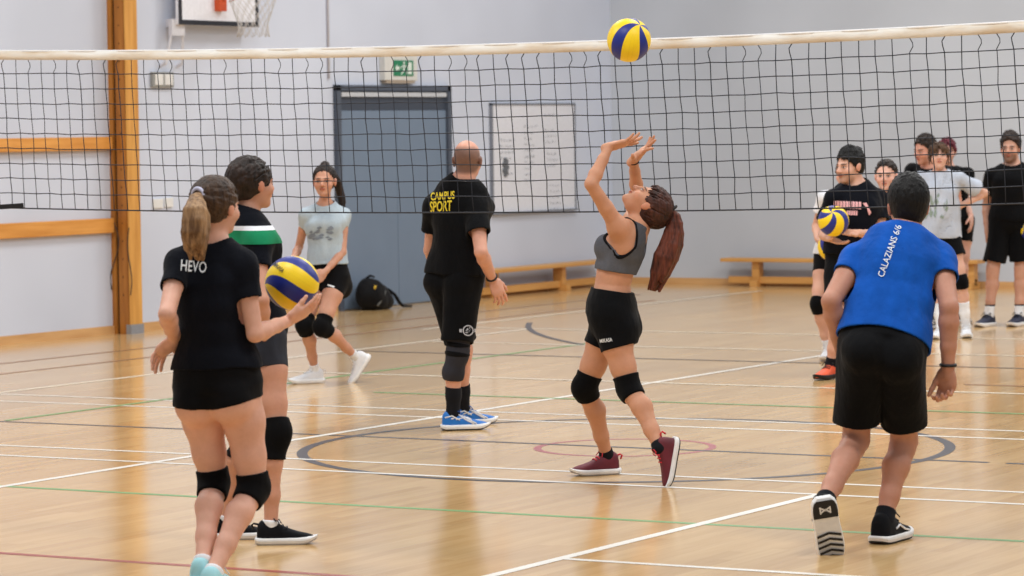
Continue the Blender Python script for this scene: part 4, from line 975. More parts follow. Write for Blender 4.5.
p.combed(H_AUBD, (0, -.085, .10), off=.012, front=.022, nape=-.055, count=330, back=.014, r=.0050, hh=.0036)
tp = p.HL(0, -.088, .108)
p.tail(H_AUB, [p.HL(0, -.07, .10), p.pt(676, 213, 0), p.pt(675, 232, .0), p.pt(668, 256, .0), p.pt(654, 290, .0)], [.016, .030, .050, .068, .048], 30, .85)
p.tie(RB, p.pt(673, 209, 0), W(.5, 0, -.6), .021, .008)
p.lettering('MIKASA', 606, 340.5, .026, sh, P_WHITE, .14, 1.0, bold=.02, name='shorts_lettering', width=.062)
ball(at_depth(629, 40, 16.2), W(.48, .58, .66), .78, 'blue and yellow volleyball in the air above the net tape', mat=m_ball2)

# ---------------------------------------------------------------- woman with HEVO shirt
p = Person('hevo', 'woman in black shirt reading HEVO holding a volleyball, seen from behind', 13.0, 'f', 1.71, h=.005)
p.torso(p.pt(218, 386), p.pt(212, 244, -.03), W(.22, -.97, 0), W(.25, -.96, 0), bend=W(-.2, 1, 0)*.03)
sL = p.pt(179, 262, .02); eL = p.auto(sL, 167, 314, .285*p.k, 1); wL = p.auto(eL, 174, 338, .235*p.k, -1)
p.arm(-1, eL, wL, dict(d=W(-.66, -.25, -.7), n=W(.55, .6, -.5), curl=(.25, .3, .35, .4), spread=.22, thumb=.6), sh=sL)
sR = p.pt(242, 263, .04); eR = p.auto(sR, 255, 334, .285*p.k, 1); wR = p.auto(eR, 288, 321, .235*p.k, -1)
p.arm(1, eR, wR, dict(d=W(.84, -.10, .46), n=W(-.42, -.45, .78), curl=(.16, .2, .22, .22), spread=.14, thumb=.15, tcurl=.1), sh=sR)
p.leg(-1, p.pt(214, 482, -.06), p.pt(203, 561, .22), W(.25, -.93, -.12), up=W(.02, -.12, 1))
p.leg(1, p.pt(254, 487, .0), p.pt(214, 571, .28), W(.35, -.85, -.25), up=W(.05, -.28, 1))
p.head(p.pt(217, 207, -.02), W(.56, -.82, .0), W(0, .05, 1))
p.build_body(skinmat('skin_hevo', srgb(218, 168, 146), female=True))
ts = p.tee(NAVYBLK, hem=.135, ease=.006, low=.018, sleeve=.50, sr=(.006, .014), hang=(.143, .112), neck_r=.014, amp=.0035, seed=4)
sh = p.tight('shorts', BLKT, .155, .2, .008, tilt=.10, blend=.02)
for q in 'LR': p.knee_pad(q, PAD, .86, .19, .014)
for q in 'LR': p.sock(q, SOCKW, .975, .004)
p.shoe('L', S_TEAL, S_TEAL, RW, L_WHT, .26); p.shoe('R', S_TEAL, RW, RW, L_WHT, .26)
p.combed(H_BROWN, (0, -.112, .052), off=.011, front=.024, nape=-.062, count=380, back=.014, r=.0048, hh=.0034)
tc = p.HL(0, -.120, .050)
p.tail(H_TAIL, [p.HL(0, -.095, .048), p.HL(.0, -.125, .048)+W(-.2, 1, -.1)*.012, p.pt(197, 212, .175), p.pt(195, 235, .175), p.pt(196, 257, .16)], [.020, .026, .050, .056, .044], 30, .85)
p.tie(plain('hair_tie_lilac', srgb(190, 190, 212), .6), tc, p.hf, .027, .0095)
p.lettering('HEVO', 193.5, 267, .062, ts, P_WHITE, -.09, .62, bold=.012, spacing=1.05, width=.102, name='shirt_lettering')
hb = ball(p.pt(292, 283, -.235), W(-1, .2, -.05), .6, 'blue and yellow volleyball held in hand of woman in HEVO shirt', .1095)
p.lettering('MIKASA', 278.5, 267.5, .024, hb, m_balltxt, -.72, 1, name='ball_lettering', bold=.02, width=.05)

# ---------------------------------------------------------------- woman with green striped shirt
p = Person('green', 'woman in black shirt with green and white stripe, standing behind woman in HEVO shirt', 14.37, 'f', 1.70, build=.93, h=.0055)
p.torso(p.pt(254, 338), p.pt(245, 213), W(.75, -.66, 0), W(.78, -.62, 0))
sR = p.pt(257, 240, .11); eR = p.auto(sR, 262, 300, .285*p.k, 1); wR = p.auto(eR, 264, 347, .235*p.k, -1)
p.arm(1, eR, wR, dict(d=W(.05, -.15, -1), n=W(-.3, -.8, 0), curl=(.25, .3, .35, .4), spread=.08, thumb=.5), sh=sR)
eL = p.pt(238, 298, -.26); p.arm(-1, eL, p.auto(eL, 246, 346, .235*p.k, -1), dict(d=W(.1, -.1, -1), n=W(.5, .8, 0), curl=(.3, .3, .4, .4), spread=.08, thumb=.5))
aR = at_z(271, 523, .092); p.leg(1, p.pt(276, 432, .16), aR, W(1, .0, 0))
aL = at_z(226, 518, .092); p.leg(-1, p.pt(248, 432, .02), aL, W(.98, -.05, 0))
p.head(p.pt(252, 184, 0), W(.76, -.62, .03), Z_)
p.build_body(skinmat('skin_green', srgb(204, 152, 128), female=True))
ts = p.tee(NAVYBLK, hem=.02, ease=.010, low=.02, sleeve=.50, sr=(.010, .020), neck_r=.010, seed=6)
def stripe(nm, mat, z0, z1):
    # a printed band that follows the shirt between two heights
    me = ts.data; n = len(me.vertices); V = np.empty(n*3, F32); me.vertices.foreach_get('co', V); V = V.reshape(-1, 3); Nn = np.empty(n*3, F32); me.vertices.foreach_get('normal', Nn); Nn = Nn.reshape(-1, 3)
    c = p.path(.8); rad = np.hypot(V[:, 0]-c[0], V[:, 1]-c[1]); bm = bmesh.new(); bm.from_mesh(me)
    for v in bm.verts: v.co += Vector(Nn[v.index])*.0025
    for z, s_ in ((z0, True), (z1, False)):
        bmesh.ops.bisect_plane(bm, geom=bm.verts[:]+bm.edges[:]+bm.faces[:], plane_co=(c[0], c[1], z), plane_no=(.0, .0, 1), clear_inner=s_, clear_outer=not s_)
    m2 = bpy.data.meshes.new(nm); bm.to_mesh(m2); bm.free(); m2.materials.clear(); m2.materials.append(mat); m2.polygons.foreach_set('use_smooth', np.full(len(m2.polygons), True)); o = bpy.data.objects.new(nm, m2); COL.objects.link(o); o.parent = ts; return o
zz = lambda y: p.pt(258, y)[2]
stripe('white_stripe', WHT, zz(229.5), zz(225)); stripe('green_stripe', GREEN, zz(243), zz(229.5))
p.tight('shorts', DGREY, .33, .2, .007)
p.knee_pad('R', PAD, .86, .30, .014); p.knee_pad('L', PAD, .86, .30, .014)
for q in 'LR': p.sock(q, SOCKW, .965); p.shoe(q, S_BLK, RW, RGREY, L_BLK, .255, pull=L_BLK)
p.combed(H_DARK, (0, -.11, -.03), off=.010, front=.022, nape=-.07, back=.008, count=330, r=.0048, hh=.0036, extra=[(Ell(p.HL(0, -.105, -.035), .040, None), .012)])

# ---------------------------------------------------------------- woman in pale grey tee behind the net
p = Person('grey', 'woman in pale grey shirt and black knee pads stepping in front of the grey door', 23.3, 'f', 1.66, build=.88, h=.006)
p.torso(p.pt(328, 279), p.pt(325, 206, -.02), W(-.5, .86, 0), W(-.28, .95, 0))
sR = p.pt(306.5, 215, .0); eR = p.auto(sR, 299, 247, .285*p.k, -1); wR = p.auto(eR, 291, 265, .235*p.k, 1)
p.arm(1, eR, wR, dict(d=W(-.2, .5, -.8), n=W(.9, .2, 0), curl=(.3, .3, .4, .4), spread=.1, thumb=.5), sh=sR)
sL = p.pt(343.5, 215, -.05); eL = p.auto(sL, 342.5, 252, .285*p.k, 1); wL = p.auto(eL, 325, 272, .235*p.k, 1)
p.arm(-1, eL, wL, dict(d=W(-.7, .45, -.6), n=W(-.5, -.5, -.3), curl=(.3, .3, .4, .4), spread=.1, thumb=.5), sh=sL)
aR = p.foot(315, .02); p.leg(1, p.pt(304, 325, .20), aR, W(-.95, .35, 0))
p.leg(-1, p.pt(322, 327, .24), p.pt(356, 357, .0), W(-.55, .12, -.83), up=W(-.83, .2, .5), calf=W(.7, -.5, .4))
p.head(p.pt(324.5, 181.5, .03), W(-.12, .98, .02), Z_)
p.build_body(skinmat('skin_grey', srgb(196, 146, 122), female=True))
ts = p.tee(GTEE, hem=.20, ease=.008, low=.018, sleeve=.34, sr=(.003, .008), hang=(.140, .112), neck_r=.016, seed=8)
rr = random.Random(4); pol = []
for i in range(26):
    a, b_ = rr.uniform(-1.0, .9), rr.uniform(-.6, .5); w_, h_ = rr.uniform(.1, .32), rr.uniform(.06, .16); pol.append([(a-w_, b_-h_*.3), (a, b_-h_), (a+w_, b_), (a+w_*.2, b_+h_)])
p.lettering('', 322, 233, .085, ts, P_DG, 0, polys=pol, name='shirt_print')
sh = p.tight('shorts', BLKT, .30, .26, .008)
p.lettering('', 331, 286, .02, sh, P_WHITE, -.3, polys=[[(-1.2, -.3), (1.2, -.3), (1.2, .3), (-1.2, .3)]], name='shorts_logo')
for q in 'LR': p.knee_pad(q, PAD, .80, .20, .018)
for q in 'LR': p.sock(q, SOCKW, .86)
p.shoe('R', S_WHT, RW, RW, L_WHT, .27, pull=L_WHT); p.shoe('L', S_WHT, RW, RGREY, L_WHT, .265)
p.combed(H_DARK, (0, -.06, .13), off=.007, front=.011, n=(0, .80, -.60), count=120, extra=[(Ell(p.HL(0, -.03, .126), np.array((.032, .032, .024)), None), .012)])
p.tail(H_DARK, [p.HL(-.02, -.08, .09), p.HL(-.07, -.11, .03), p.pt(342, 199, -.1), p.pt(344, 213, -.1)], [.024, .034, .034, .016], 8)

# ---------------------------------------------------------------- coach
p = Person('coach', 'balding man in black CAMPUS SPORT shirt and blue shoes watching from behind net', 19.54, 'm', 1.74, build=.95, h=.0055)
p.torso(p.pt(456, 274), p.pt(463, 182), W(.55, -.83, 0), W(.45, -.9, 0))
sR = p.pt(476, 207, .10); eR = p.auto(sR, 481, 252, .30*p.k, 1); wR = p.auto(eR, 493, 280, .25*p.k, -1)
p.arm(1, eR, wR, dict(d=W(.38, -.2, -.9), n=W(-.5, -.8, .0), curl=(.25, .35, .4, .45), spread=.14, thumb=.5), sh=sR)
sL = p.pt(436, 205, -.06); eL = p.auto(sL, 430, 250, .30*p.k, -1); wL = p.auto(eL, 440, 270, .25*p.k, -1)
p.arm(-1, eL, wL, dict(d=W(.5, -.6, -.5), n=W(.5, -.3, .3), curl=(.4, .4, .4, .4), spread=.05, thumb=.5), sh=sL)
aR = p.foot(453, .06, .096); p.leg(1, p.pt(457, 351, .10), aR, W(.98, -.12, 0))
aL = p.foot(463, -.28, .096); p.leg(-1, p.pt(463, 350, -.16), aL, W(.9, -.4, 0))
p.head(p.pt(467.5, 160.5, .0), W(.22, -.97, 0), Z_)
p.build_body(skinmat('skin_coach', srgb(214, 160, 138), buzz=(srgb(76, 62, 58), .72)))
ts = p.tee(BLK, hem=.0, ease=.014, low=.03, sleeve=.58, sr=(.008, .022), hang=(.168, .135), neck_r=.008, seed=10, amp=.005)
sh = p.loose('shorts', BLK, .88, r1=.034, seed=11)
p.lettering('CAMPUS', 442.5, 196.3, .064, ts, P_YEL, .08, bold=.02, shear=.15, name='shirt_lettering', off=.006, width=.142); p.lettering('SPORT', 440.5, 206.8, .084, ts, P_YEL, .06, bold=.02, shear=.15, name='shirt_lettering', off=.006, width=.134)
circ = [[(math.cos(a)*1.0+.0, math.sin(a)), (math.cos(a+.5), math.sin(a+.5)), (math.cos(a+.5)*.78, math.sin(a+.5)*.78), (math.cos(a)*.78, math.sin(a)*.78)] for a in np.arange(0, 6.28, .5)]
circ += [[(-.5, -.1), (-.1, .5), (.1, .1)], [(.0, -.5), (.5, .3), (.15, -.1)], [(-.55, -.35), (-.1, -.15), (-.1, -.5)], [(.1, .35), (.5, .45), (.2, .6)]] + [[(-1.55, -.3), (-1.1, -.35), (-1.1, .3), (-1.55, .25)], [(1.1, -.3), (1.4, -.3), (1.4, .3), (1.1, .35)]]
p.lettering('', 468, 330.5, .033, sh, plain('crest_grey', srgb(176, 180, 190), .6), 0, polys=circ, name='shorts_crest')
Hh, K, A = p.J['hipR'], p.J['knR'], p.J['anR']
prm = [(q, .025) for q in p.J['thighR']+p.J['shinR']]
ks = p.band('knee_sleeve', prm, lerp(Hh, K, .62), -nrm(K-Hh), lerp(K, A, .46), nrm(A-K), SLEEVE, .010, None, [(Ell(K+p.J['toeR'][0]*.02, (.055, .055, .08), None), .02)])
for z0, z1 in ((.9, .93), (.0, .045)):
    q0, q1 = (lerp(Hh, K, z0), lerp(Hh, K, z1)) if z0 > .5 else (lerp(K, A, z0+.02), lerp(K, A, z1+.02))
    o = p.band('knee_strap', prm, q0, -nrm(K-Hh), q1, nrm(A-K), BLKT, .014, None, [(Ell(K+p.J['toeR'][0]*.02, (.059, .059, .084), None), .02)]); o.parent = ks; o.location = (0, 0, 0)
for q in 'LR': so = p.sock(q, SOCKB, .57, .007)
tz = [[(.18, .3), (.42, .95), (.60, .55), (.72, .3)], [(.28, .3), (.50, .9), (.62, .8)], [(.34, .8), (.50, .5), (.66, .22)], [(.05, .45), (.2, .5), (.36, .32)]]
for q in 'LR': p.shoe(q, S_BLUE, RW, RB, L_BLUE, .265, (L_WHT, tz))
p.wristband('R', RB, .90, .012)

# ---------------------------------------------------------------- man in blue shirt
p = Person('blue', 'man in blue shirt and black shorts leaning forward, seen from behind at right', 13.95, 'm', 1.78, build=.98, h=.005)
p.torso(p.pt(882, 348), p.pt(904, 238, -.27), W(.04, -1, 0), W(.02, -.9, -.45), bend=W(0, -.3, 1)*.03)
sL = p.pt(857, 257, -.24); eL = p.auto(sL, 831, 301, .295*p.k, 1); wL = p.auto(eL, 842, 354, .25*p.k, -1)
p.arm(-1, eL, wL, dict(d=W(.2, -.3, -.9), n=W(.9, .1, .2), curl=(.5, .6, .6, .6), spread=.05, thumb=.4), sh=sL)
sR = p.pt(940, 258, -.24); eR = p.auto(sR, 949, 307, .295*p.k, 1); wR = p.auto(eR, 948, 368, .25*p.k, -1)
p.arm(1, eR, wR, dict(d=W(-.05, -.1, -1), n=W(-.6, .8, 0), curl=(.75, .85, .95, 1.0), spread=.02, thumb=.3), sh=sR)
p.leg(-1, p.pt(856, 440, -.12), p.pt(822, 507, .33), W(.13, -.24, -.96), up=W(-.06, -.97, .2), calf=W(-.2, 1, .3))
aR = p.foot(884, .0, .098); p.leg(1, p.pt(904, 441, -.17), aR, W(.52, -.85, 0))
p.head(p.pt(908, 207, -.34), W(-.06, -.99, .05), W(0, -.08, 1))
p.build_body(skinmat('skin_blue', srgb(188, 136, 114)))
ts = p.tee(BLUE, hem=.04, ease=.014, low=.03, sleeve=.43, sr=(.002, .010), hang=(.178, .125), neck_r=.006, seed=12, amp=.005)
sh = p.loose('shorts', BLK, .80, r1=.030, seed=13, amp=.003)
p.lettering('CALAZIANS 6/6', 890, 251, .040, ts, P_WHITE, 1.23, .92, bold=.004, name='shirt_lettering', spacing=1.02, width=.232)
for q in 'LR': p.sock(q, SOCKB, .865, .006)
def tread(o, P, L, k, S, cv):
    b1, b2, b3 = MB(), MB(), MB(); wd = lambda t: np.interp(t, [q_[0] for q_ in S], [q_[1] for q_ in S])*k*1.05+.003*k
    def patch(b, ts_, z0, fr=.98):
        n = len(b.v)
        for t in ts_:
            for e in (-1, 1): b.v.append(P(cv(t)*k+e*wd(t)*fr, t*L, z0))
        for i in range(len(ts_)-1): b.face([n+2*i, n+2*i+2, n+2*i+3, n+2*i+1])
    patch(b1, np.linspace(.01, .27, 10), -.004); b1.build('heel_pad', RB, o)
    for t0 in np.linspace(.50, .92, 6):
        n = len(b2.v)
        for a in np.linspace(-.92, .92, 9): 
            tt = t0+.05*abs(a)-.02; b2.v.append(P(cv(tt)*k+a*wd(tt), tt*L, -.004)); b2.v.append(P(cv(tt)*k+a*wd(tt), (tt+.038)*L, -.004))
        for i in range(8): b2.face([n+2*i, n+2*i+2, n+2*i+3, n+2*i+1])
    b2.build('tread_bars', RB, o)
    def tri(pts):
        n = len(b3.v)
        for a, y in pts: b3.v.append(P(cv(.15)*k+a*k, .15*L+y*k, -.0055))
        b3.face(list(range(n, n+len(pts))))
    tri([(-.022, -.014), (-.016, -.014), (-.016, .014), (-.022, .014)]); tri([(.022, -.014), (.016, -.014), (.016, .014), (.022, .014)]); tri([(-.018, .013), (-.018, .006), (.0, -.006), (.0, .001)]); tri([(.018, .013), (.018, .006), (.0, -.006), (.0, .001)]); tri([(-.018, -.013), (-.018, -.006), (.0, .004), (.0, -.003)]); tri([(.018, -.013), (.018, -.006), (.0, .004), (.0, -.003)])
    b3.build('sole_emblem', RW, o)
p.shoe('L', S_BLK, RW, RW, L_BLK, .272, sole_fn=tread)
p.shoe('R', S_BLK, RW, RB, L_BLK, .285, tall=1.12, accent=(L_WHT, [[(.30, .2), (.45, .45), (.6, .3), (.75, .25)]]))
p.wristband('R', RB, .95, .014)
p.cropped(H_BLACK, off=.014, front=.05, nape=-.075, count=420, ln=(.014, .022), r=.0065, lift=1.0, top=.02, tip=.6)

# ---------------------------------------------------------------- the group waiting at the back
p = Person('ballman', 'dark-haired man in black shirt with pink print holding a volleyball at his chest', 23.1, 'm', 1.70, h=.006)
p.torso(p.pt(850, 257), p.pt(857, 187), W(-.4, .9, 0), W(-.35, .93, 0))
sR = p.pt(834, 199, .05); eR = p.auto(sR, 824, 234, .29*p.k, -1); wR = p.auto(eR, 829, 238, .25*p.k, 1)
p.arm(1, eR, wR, dict(d=W(.55, .5, -.25), n=W(.3, .3, .8), curl=(.25, .3, .3, .3), spread=.2, thumb=.7), sh=sR)
sL = p.pt(879, 199, -.05); eL = p.auto(sL, 880, 237, .29*p.k, 1); wL = p.auto(eL, 859, 233, .25*p.k, 1)
p.arm(-1, eL, wL, dict(d=W(-.95, .15, .05), n=W(-.2, .4, .85), curl=(.3, .35, .35, .35), spread=.16, thumb=1.0), sh=sL)
aR = p.foot(831, .05, .096); p.leg(1, p.pt(838, 312, .15), aR, W(-.55, .83, 0)); aL = p.foot(858, .0, .096); p.leg(-1, p.pt(858, 315, .1), aL, W(-.2, .97, 0))
p.head(p.pt(850, 166.5, .03), W(-.80, .58, -.06), Z_)
p.build_body(skinmat('skin_ballman', srgb(214, 168, 146), stubble=(srgb(90, 64, 56), .25)))
ts = p.tee(NAVYBLK, hem=.02, ease=.014, low=.025, sleeve=.6, sr=(.012, .03), hang=(.175, .13), seed=14)
rr = random.Random(9); pol = []
for i in range(9): a = -2.2+i*.42; pol.append([(a, -.5), (a+.34, -.5), (a+.34, .45), (a, .5)])
pol += [[(.2+i*.3, -1.35), (.2+i*.3+.24, -1.35), (.2+i*.3+.24, -.75), (.2+i*.3, -.75)] for i in range(-2, 3)] + [[(1.7, .3), (2.2, .4), (2.9, -.9), (2.6, -1.3), (2.3, -.4)]]
p.lettering('', 850, 205, .052, ts, P_PINK, -.04, polys=pol, name='shirt_print')
pr = [(q, .03) for q in p.J['thighR']+p.J['shinR']]
p.loose('shorts', BLK, .90, r1=.034, seed=5); 
for q in 'LR':
    pass
    p.sock(q, SOCKB, .85); p.shoe(q, S_ORG if q == 'R' else S_BLK, RB, RB, L_BLK, .28)
p.cropped(H_BLACK, off=.010, front=.018, nape=-.062, count=300, ln=(.03, .05), r=.0070, lift=.22, flow=(.25, .8, .1), top=.018)
ball(p.pt(833.5, 221, .32), W(-.15, .75, .55), 2.0, 'blue and yellow volleyball held against chest of dark-haired man')

p = Person('white', 'woman in white shirt half hidden behind the dark-haired man holding a volleyball', 24.9, 'f', 1.58, h=.007)
p.torso(p.pt(836, 260), p.pt(845, 192), W(-.35, .93, 0))
sR = p.pt(825, 197, .05); eR = p.auto(sR, 816, 226, .28*p.k, -1); wR = p.auto(eR, 818, 240, .235*p.k, 1)
p.arm(1, eR, wR, dict(d=W(.5, .4, -.7), n=W(.7, -.2, .5), curl=(.2, .25, .3, .3), spread=.2, thumb=.7), sh=sR)
eL = p.pt(868, 226, .08); p.arm(-1, eL, p.auto(eL, 852, 244, .235*p.k, 1), dict(d=W(-.7, .3, -.3), n=W(-.5, .2, .6), curl=(.3, .3, .3, .3), spread=.15, thumb=.7))
aR = p.foot(828, .05); p.leg(1, p.pt(818, 304, .12), aR, W(-.3, .95, 0)); aL = p.foot(852, .0); p.leg(-1, p.pt(848, 304, .1), aL, W(-.2, .97, 0))
p.head(p.pt(847, 174, .02), W(-.5, .86, 0), Z_)
p.build_body(skinmat('skin_white', srgb(216, 168, 146), female=True))
p.tee(WHT, hem=.06, ease=.010, low=.02, sleeve=.5, sr=(.010, .02), seed=3); p.tight('shorts', BLKT, .34, .2, .008)
for q in 'LR': p.knee_pad(q, PAD, .88, .2, .018); p.sock(q, SOCKW, .8); p.shoe(q, S_WHT, RW, RW, L_WHT, .26)
p.combed(H_MBROWN, (0, -.11, -.02), off=.012, front=.022, nape=-.085, count=110, r=.008)
ball(p.pt(832, 247, .26), W(.4, .75, -.4), .3, 'blue and yellow volleyball held low by woman in white shirt, under another ball')

p = Person('darkhair', 'woman with dark tied-back hair and navy shirt, partly hidden by man in blue', 24.2, 'f', 1.58, h=.0065)
p.torso(p.pt(889, 262), p.pt(888, 194), W(-.15, .98, 0))
for e, x in ((1, 866), (-1, 911)):
    E_ = p.pt(x, 230, -.02); p.arm(e, E_, p.auto(E_, x+e*4, 256, .235*p.k, 1), dict(d=W(e*.1, .3, -.9), n=W(e*.8, -.3, 0), curl=(.3, .3, .3, .3), spread=.08, thumb=.5))
for e, x in ((1, 881), (-1, 897)): a_ = p.foot(x, .0); p.leg(e, p.pt(x, 306, .05), a_, W(-.15, .98, 0))
p.head(p.pt(886, 176, .02), W(-.26, .96, 0), Z_)
p.build_body(skinmat('skin_darkhair', srgb(222, 176, 158), female=True))
ts = p.tee(NAVY, hem=.04, ease=.012, low=.02, sleeve=.55, seed=4); p.tight('shorts', BLKT, .3, .2, .008)
p.lettering('', 884, 205, .02, ts, P_WHITE, 0, polys=[[(-.6, -.8), (.9, -.9), (.6, .9), (-.9, .5)]], name='shirt_print')
for q in 'LR': p.sock(q, SOCKW, .85); p.shoe(q, S_BLK, RW, RW, L_BLK, .26)
p.combed(H_DARK, (0, -.11, .05), off=.008, front=.010, n=(0, .80, -.60), count=110, r=.0075, extra=[(Ell(p.HL(0, -.105, .05), .034, None), .012)])

p = Person('bangs', 'woman in loose grey printed shirt standing with hand on hip', 27.3, 'f', 1.64, h=.0065)
p.torso(p.pt(939, 238), p.pt(940, 175), W(-.12, .99, 0))
eL = p.auto(p.J['shL'], 985, 193, .28*p.k, -1); p.arm(-1, eL, p.auto(eL, 962, 205, .235*p.k, 1), dict(d=W(-.8, .5, -.2), n=W(-.4, -.6, 0), curl=(.4, .5, .5, .5), spread=.08, thumb=.6))
eR = p.auto(p.J['shR'], 897, 196, .28*p.k, -1); p.arm(1, eR, p.auto(eR, 918, 208, .235*p.k, 1), dict(d=W(.8, .5, -.2), n=W(.4, -.6, 0), curl=(.4, .5, .5, .5), spread=.08, thumb=.6))
aR = p.foot(941, .1); p.leg(1, p.pt(934, 284, .06), aR, W(-.5, .85, 0)); aL = p.foot(966, .0); p.leg(-1, p.pt(961, 282, .06), aL, W(-.05, 1, 0))
p.head(p.pt(939, 157, .02), W(-.12, .97, .16), W(0, -.16, 1))
p.build_body(skinmat('skin_bangs', srgb(222, 176, 156), female=True))
ts = p.tee(GREY, hem=-.01, ease=.020, low=.035, sleeve=.68, sr=(.022, .045), hang=(.175, .14), seed=7, amp=.006)
rr = random.Random(14); pol = []
for i in range(24):
    a, b_ = rr.uniform(-.8, .9), rr.uniform(-1.1, 1.0); w_, h_ = rr.uniform(.05, .14), rr.uniform(.15, .42); pol.append([(a-w_, b_-h_*.4), (a, b_-h_), (a+w_, b_), (a+w_*.2, b_+h_)])
p.lettering('', 935, 205, .11, ts, P_GRN, 0, polys=pol, name='shirt_print')
p.loose('shorts', BLK, .42, r1=.03, seed=9)
p.knee_pad('L', PAD, .85, .14, .018); p.knee_pad('R', PAD, .85, .14, .018)
for q in 'LR': p.sock(q, SOCKW, .45, .007); p.shoe(q, S_WHT, RW, RW, L_WHT, .27)
p.combed(H_MBROWN, (0, -.11, -.03), off=.013, front=.026, nape=-.085, count=120, r=.008, loose=.004); p.locks(H_MBROWN, [[(e*x0, .088, .088), (e*(x0+.012), .102, .055), (e*(x0+.022), .098, .026)] for e in (-1, 1) for x0 in (.008, .02, .032, .044)]+[[(e*.066, .05, .07), (e*.08, .05, .0), (e*.082, .04, -.07)] for e in (-1, 1)])

p = Person('looking', 'dark-haired man in black looking down to the left, behind woman in grey printed shirt', 28.5, 'm', 1.76, h=.007)
p.torso(p.pt(928, 224), p.pt(933, 169), W(-.6, .8, 0))
for e, x in ((1, 908), (-1, 957)):
    E_ = p.pt(x, 200, -.05); p.arm(e, E_, p.auto(E_, x+e*2, 222, .25*p.k, 1), dict(d=W(0, .3, -.9), n=W(e*.8, -.3, 0), curl=(.3, .3, .3, .3), spread=.08, thumb=.5))
aR = p.foot(917, .0, .096); p.leg(1, p.pt(917, 274, .06), aR, W(-.6, .8, 0)); aL = p.foot(931, .0, .096); p.leg(-1, p.pt(932, 273, .06), aL, W(-.4, .9, 0))
p.head(p.pt(925, 150, .04), W(-.78, .58, -.2), W(-.1, .15, 1))
p.build_body(skinmat('skin_looking', srgb(218, 160, 140), stubble=(srgb(90, 62, 54), .3)))
p.tee(BLK, hem=.0, ease=.014, low=.03, seed=4); p.loose('shorts', BLK, .82, seed=6)
for q in 'LR': p.sock(q, SOCKB, .8); p.shoe(q, S_GRY, RGREY, RB, L_BLK, .285, (L_WHT, [[(.3, .3), (.5, .8)], [(.4, .2), (.6, .7)]]))
p.cropped(H_DARK, off=.008, front=.014, nape=-.062, count=260, ln=(.02, .04), r=.0075, lift=.35, top=.012)

p = Person('maroon', 'person with maroon hair, mostly hidden behind woman in grey printed shirt', 29.3, 'f', 1.68, h=.007)
p.torso(p.pt(954, 224), p.pt(950, 172), W(.1, .99, 0))
for e, x in ((1, 932), (-1, 968)):
    E_ = p.pt(x-(3 if e < 0 else -3), 200, -.05); p.arm(e, E_, p.auto(E_, x-e*3, 216, .235*p.k, 1), dict(d=W(0, .4, -.9), n=W(e*.8, -.3, 0), curl=(.3, .3, .3, .3), spread=.08, thumb=.5))
aR = p.foot(948, .0); p.leg(1, p.pt(947, 270, .05), aR, W(0, 1, 0)); aL = p.foot(962, .0); p.leg(-1, p.pt(962, 270, .05), aL, W(.2, 1, 0))
p.head(p.pt(947, 151.5, .02), W(-.1, .99, 0), Z_)
p.build_body(skinmat('skin_maroon', srgb(220, 174, 156), female=True))
p.tee(BLK, hem=.05, ease=.012, low=.02, seed=5); p.tight('shorts', BLKT, .4, .2, .010)
for q in 'LR': p.sock(q, SOCKW, .8); p.shoe(q, S_BLK, RW, RW, L_BLK, .26)
p.combed(H_MAR, (0, -.11, -.03), off=.014, front=.026, nape=-.085, count=110, r=.008)

p = Person('rightman', 'bearded man in black shirt and shorts standing at the far right with a volleyball', 28.8, 'm', 1.74, h=.006)
p.torso(p.pt(1011, 221), p.pt(1013, 167), W(-.12, .99, 0))
sR = p.pt(992, 176, 0); eR = p.auto(sR, 987, 205, .295*p.k, -1); wR = p.auto(eR, 987.5, 232, .25*p.k, 1)
p.arm(1, eR, wR, dict(d=W(.05, .15, -1), n=W(.9, -.2, 0), curl=(.25, .35, .4, .45), spread=.06, thumb=.4), sh=sR)
sL = p.pt(1034, 176, 0); eL = p.auto(sL, 1043, 205, .295*p.k, -1); wL = p.auto(eL, 1041, 226, .25*p.k, 1)
p.arm(-1, eL, wL, dict(d=W(-.3, .3, -.7), n=W(-.85, .1, .3), curl=(.2, .25, .3, .3), spread=.15, thumb=.6), sh=sL)
aR = p.foot(989, .05, .096); p.leg(1, p.pt(993, 269, .03), aR, W(-.6, .8, 0)); aL = p.foot(1019, .05, .096); p.leg(-1, p.pt(1021, 269, .03), aL, W(-.45, .9, 0))
p.head(p.pt(1010.5, 149, .02), W(-.35, .93, .02), Z_)
p.build_body(skinmat('skin_rightman', srgb(206, 158, 136), stubble=(srgb(58, 42, 36), .62)))
p.tee(BLK, hem=.0, ease=.012, low=.022, sleeve=.55, hang=(.172, .125), seed=8); p.loose('shorts', BLK, .86, r1=.034, seed=10)
for q in 'LR': p.sock(q, SOCKW, .80, .006); p.band('sock_cuff', [(c, .02) for c in p.J['shin'+q]], lerp(p.J['kn'+q], p.J['an'+q], .77), Z_, lerp(p.J['kn'+q], p.J['an'+q], .81), -Z_, SOCKB, .006); p.shoe(q, S_NAVY, RW, RW, L_BLK, .29)
p.cropped(H_DARK, off=.008, front=.010, nape=-.056, count=280, ln=(.03, .05), r=.0075, lift=.6, flow=(.5, -.1, .6), top=.024)
ball(p.pt(1030.5, 231, .06), W(-.6, .6, .4), .5, 'blue and yellow volleyball at the right edge, held by bearded man in black', .106)

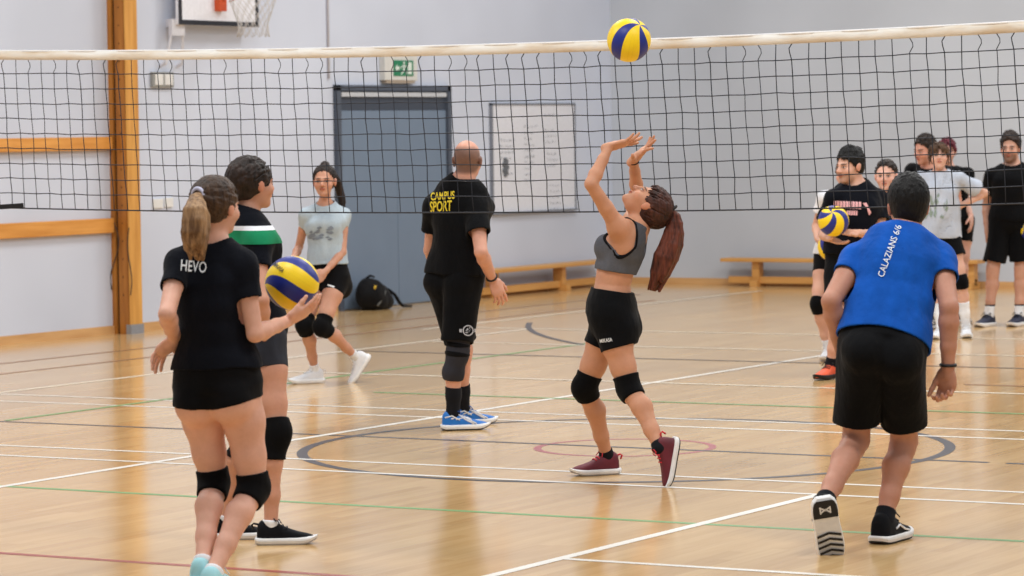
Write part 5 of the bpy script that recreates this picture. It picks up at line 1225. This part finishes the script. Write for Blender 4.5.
# backpack on the floor by the door
g0 = np.array([XW+.20, 27.60, 0.0]); bp = empty('backpack', g0); tag(bp, 'black backpack with straps lying on the floor against the door', 'backpack')
m_bag = cloth('backpack_nylon', srgb(20, 20, 22), .7, .6)
pr = [(Ell(g0+np.array([0, .06, .13]), (.14, .20, .145), None), .05), (Ell(g0+np.array([.03, -.06, .17]), (.13, .15, .16), None), .06), (Ell(g0+np.array([.02, .12, .08]), (.13, .2, .09), None), .05), (Ell(g0+np.array([.10, -.02, .11]), (.06, .13, .09), None), .03)]
G = Grid(*bounds(pr, .03), .006); F = G.field(); G.add(F, pr); F = np.maximum(F, G.plane((0, 0, 0.002), -Z_)); x, y, z = G.xyz((slice(None),)*3); F = F+F32(.005)*wave(x, y, z, 25, 3).astype(F32); V, Q = G.mesh(F); fast_mesh('pack_body', V, Q, m_bag, bp)
b = MB(); b.tube([g0+np.array(q) for q in ((.08, .20, .20), (.12, .27, .14), (.13, .34, .06), (.12, .42, .02), (.13, .56, .012), (.10, .62, .012))], [.016, .018, .018, .014, .010, .010], 6); b.build('shoulder_strap', m_bag, bp, True)
b = MB(); b.tube([g0+np.array(q) for q in ((.02, -.10, .32), (.04, -.06, .345), (.05, 0, .33))], .012, 6); b.build('top_handle', m_bag, bp, True)
b = MB(); b.tube([g0+np.array(q) for q in ((.16, -.12, .05), (.165, -.02, .12), (.15, .05, .19))], .010, 6); b.build('grey_zip', plain('bag_zip_grey', srgb(96, 96, 92), .5), bp, True)
b = MB(); b.tube([g0+np.array(q) for q in ((.14, -.135, .215), (.14, -.12, .25))], .012, 6); b.build('yellow_tag', plain('bag_yellow', srgb(206, 168, 52), .6), bp, True)

# ================================================================== LIGHT
w = bpy.data.worlds.new('world'); SC.world = w; w.use_nodes = True
bg = w.node_tree.nodes['Background']; bg.inputs[0].default_value = (.93, .96, 1.0, 1); bg.inputs[1].default_value = .48
def area(name, loc, size, energy, col=(1, .98, .95), rot=(0, 0, 0)):
    l = bpy.data.lights.new(name, 'AREA'); l.shape = 'RECTANGLE'; l.size, l.size_y = size; l.energy = energy; l.color = col
    o = bpy.data.objects.new(name, l); COL.objects.link(o); o.location = loc; o.rotation_euler = rot; return o
for i, (x, y) in enumerate(((-13.5, 12), (-8, 10), (-3, 12), (-13.5, 20), (-8, 18), (-3, 20), (-13.5, 28), (-8, 28), (-3, 28))):
    area('hall_light', (x, y, 7.2), (2.2, 1.0), 235)
vs = SC.view_settings; vs.view_transform = 'Standard'; vs.look = 'None'; vs.exposure = 0.0
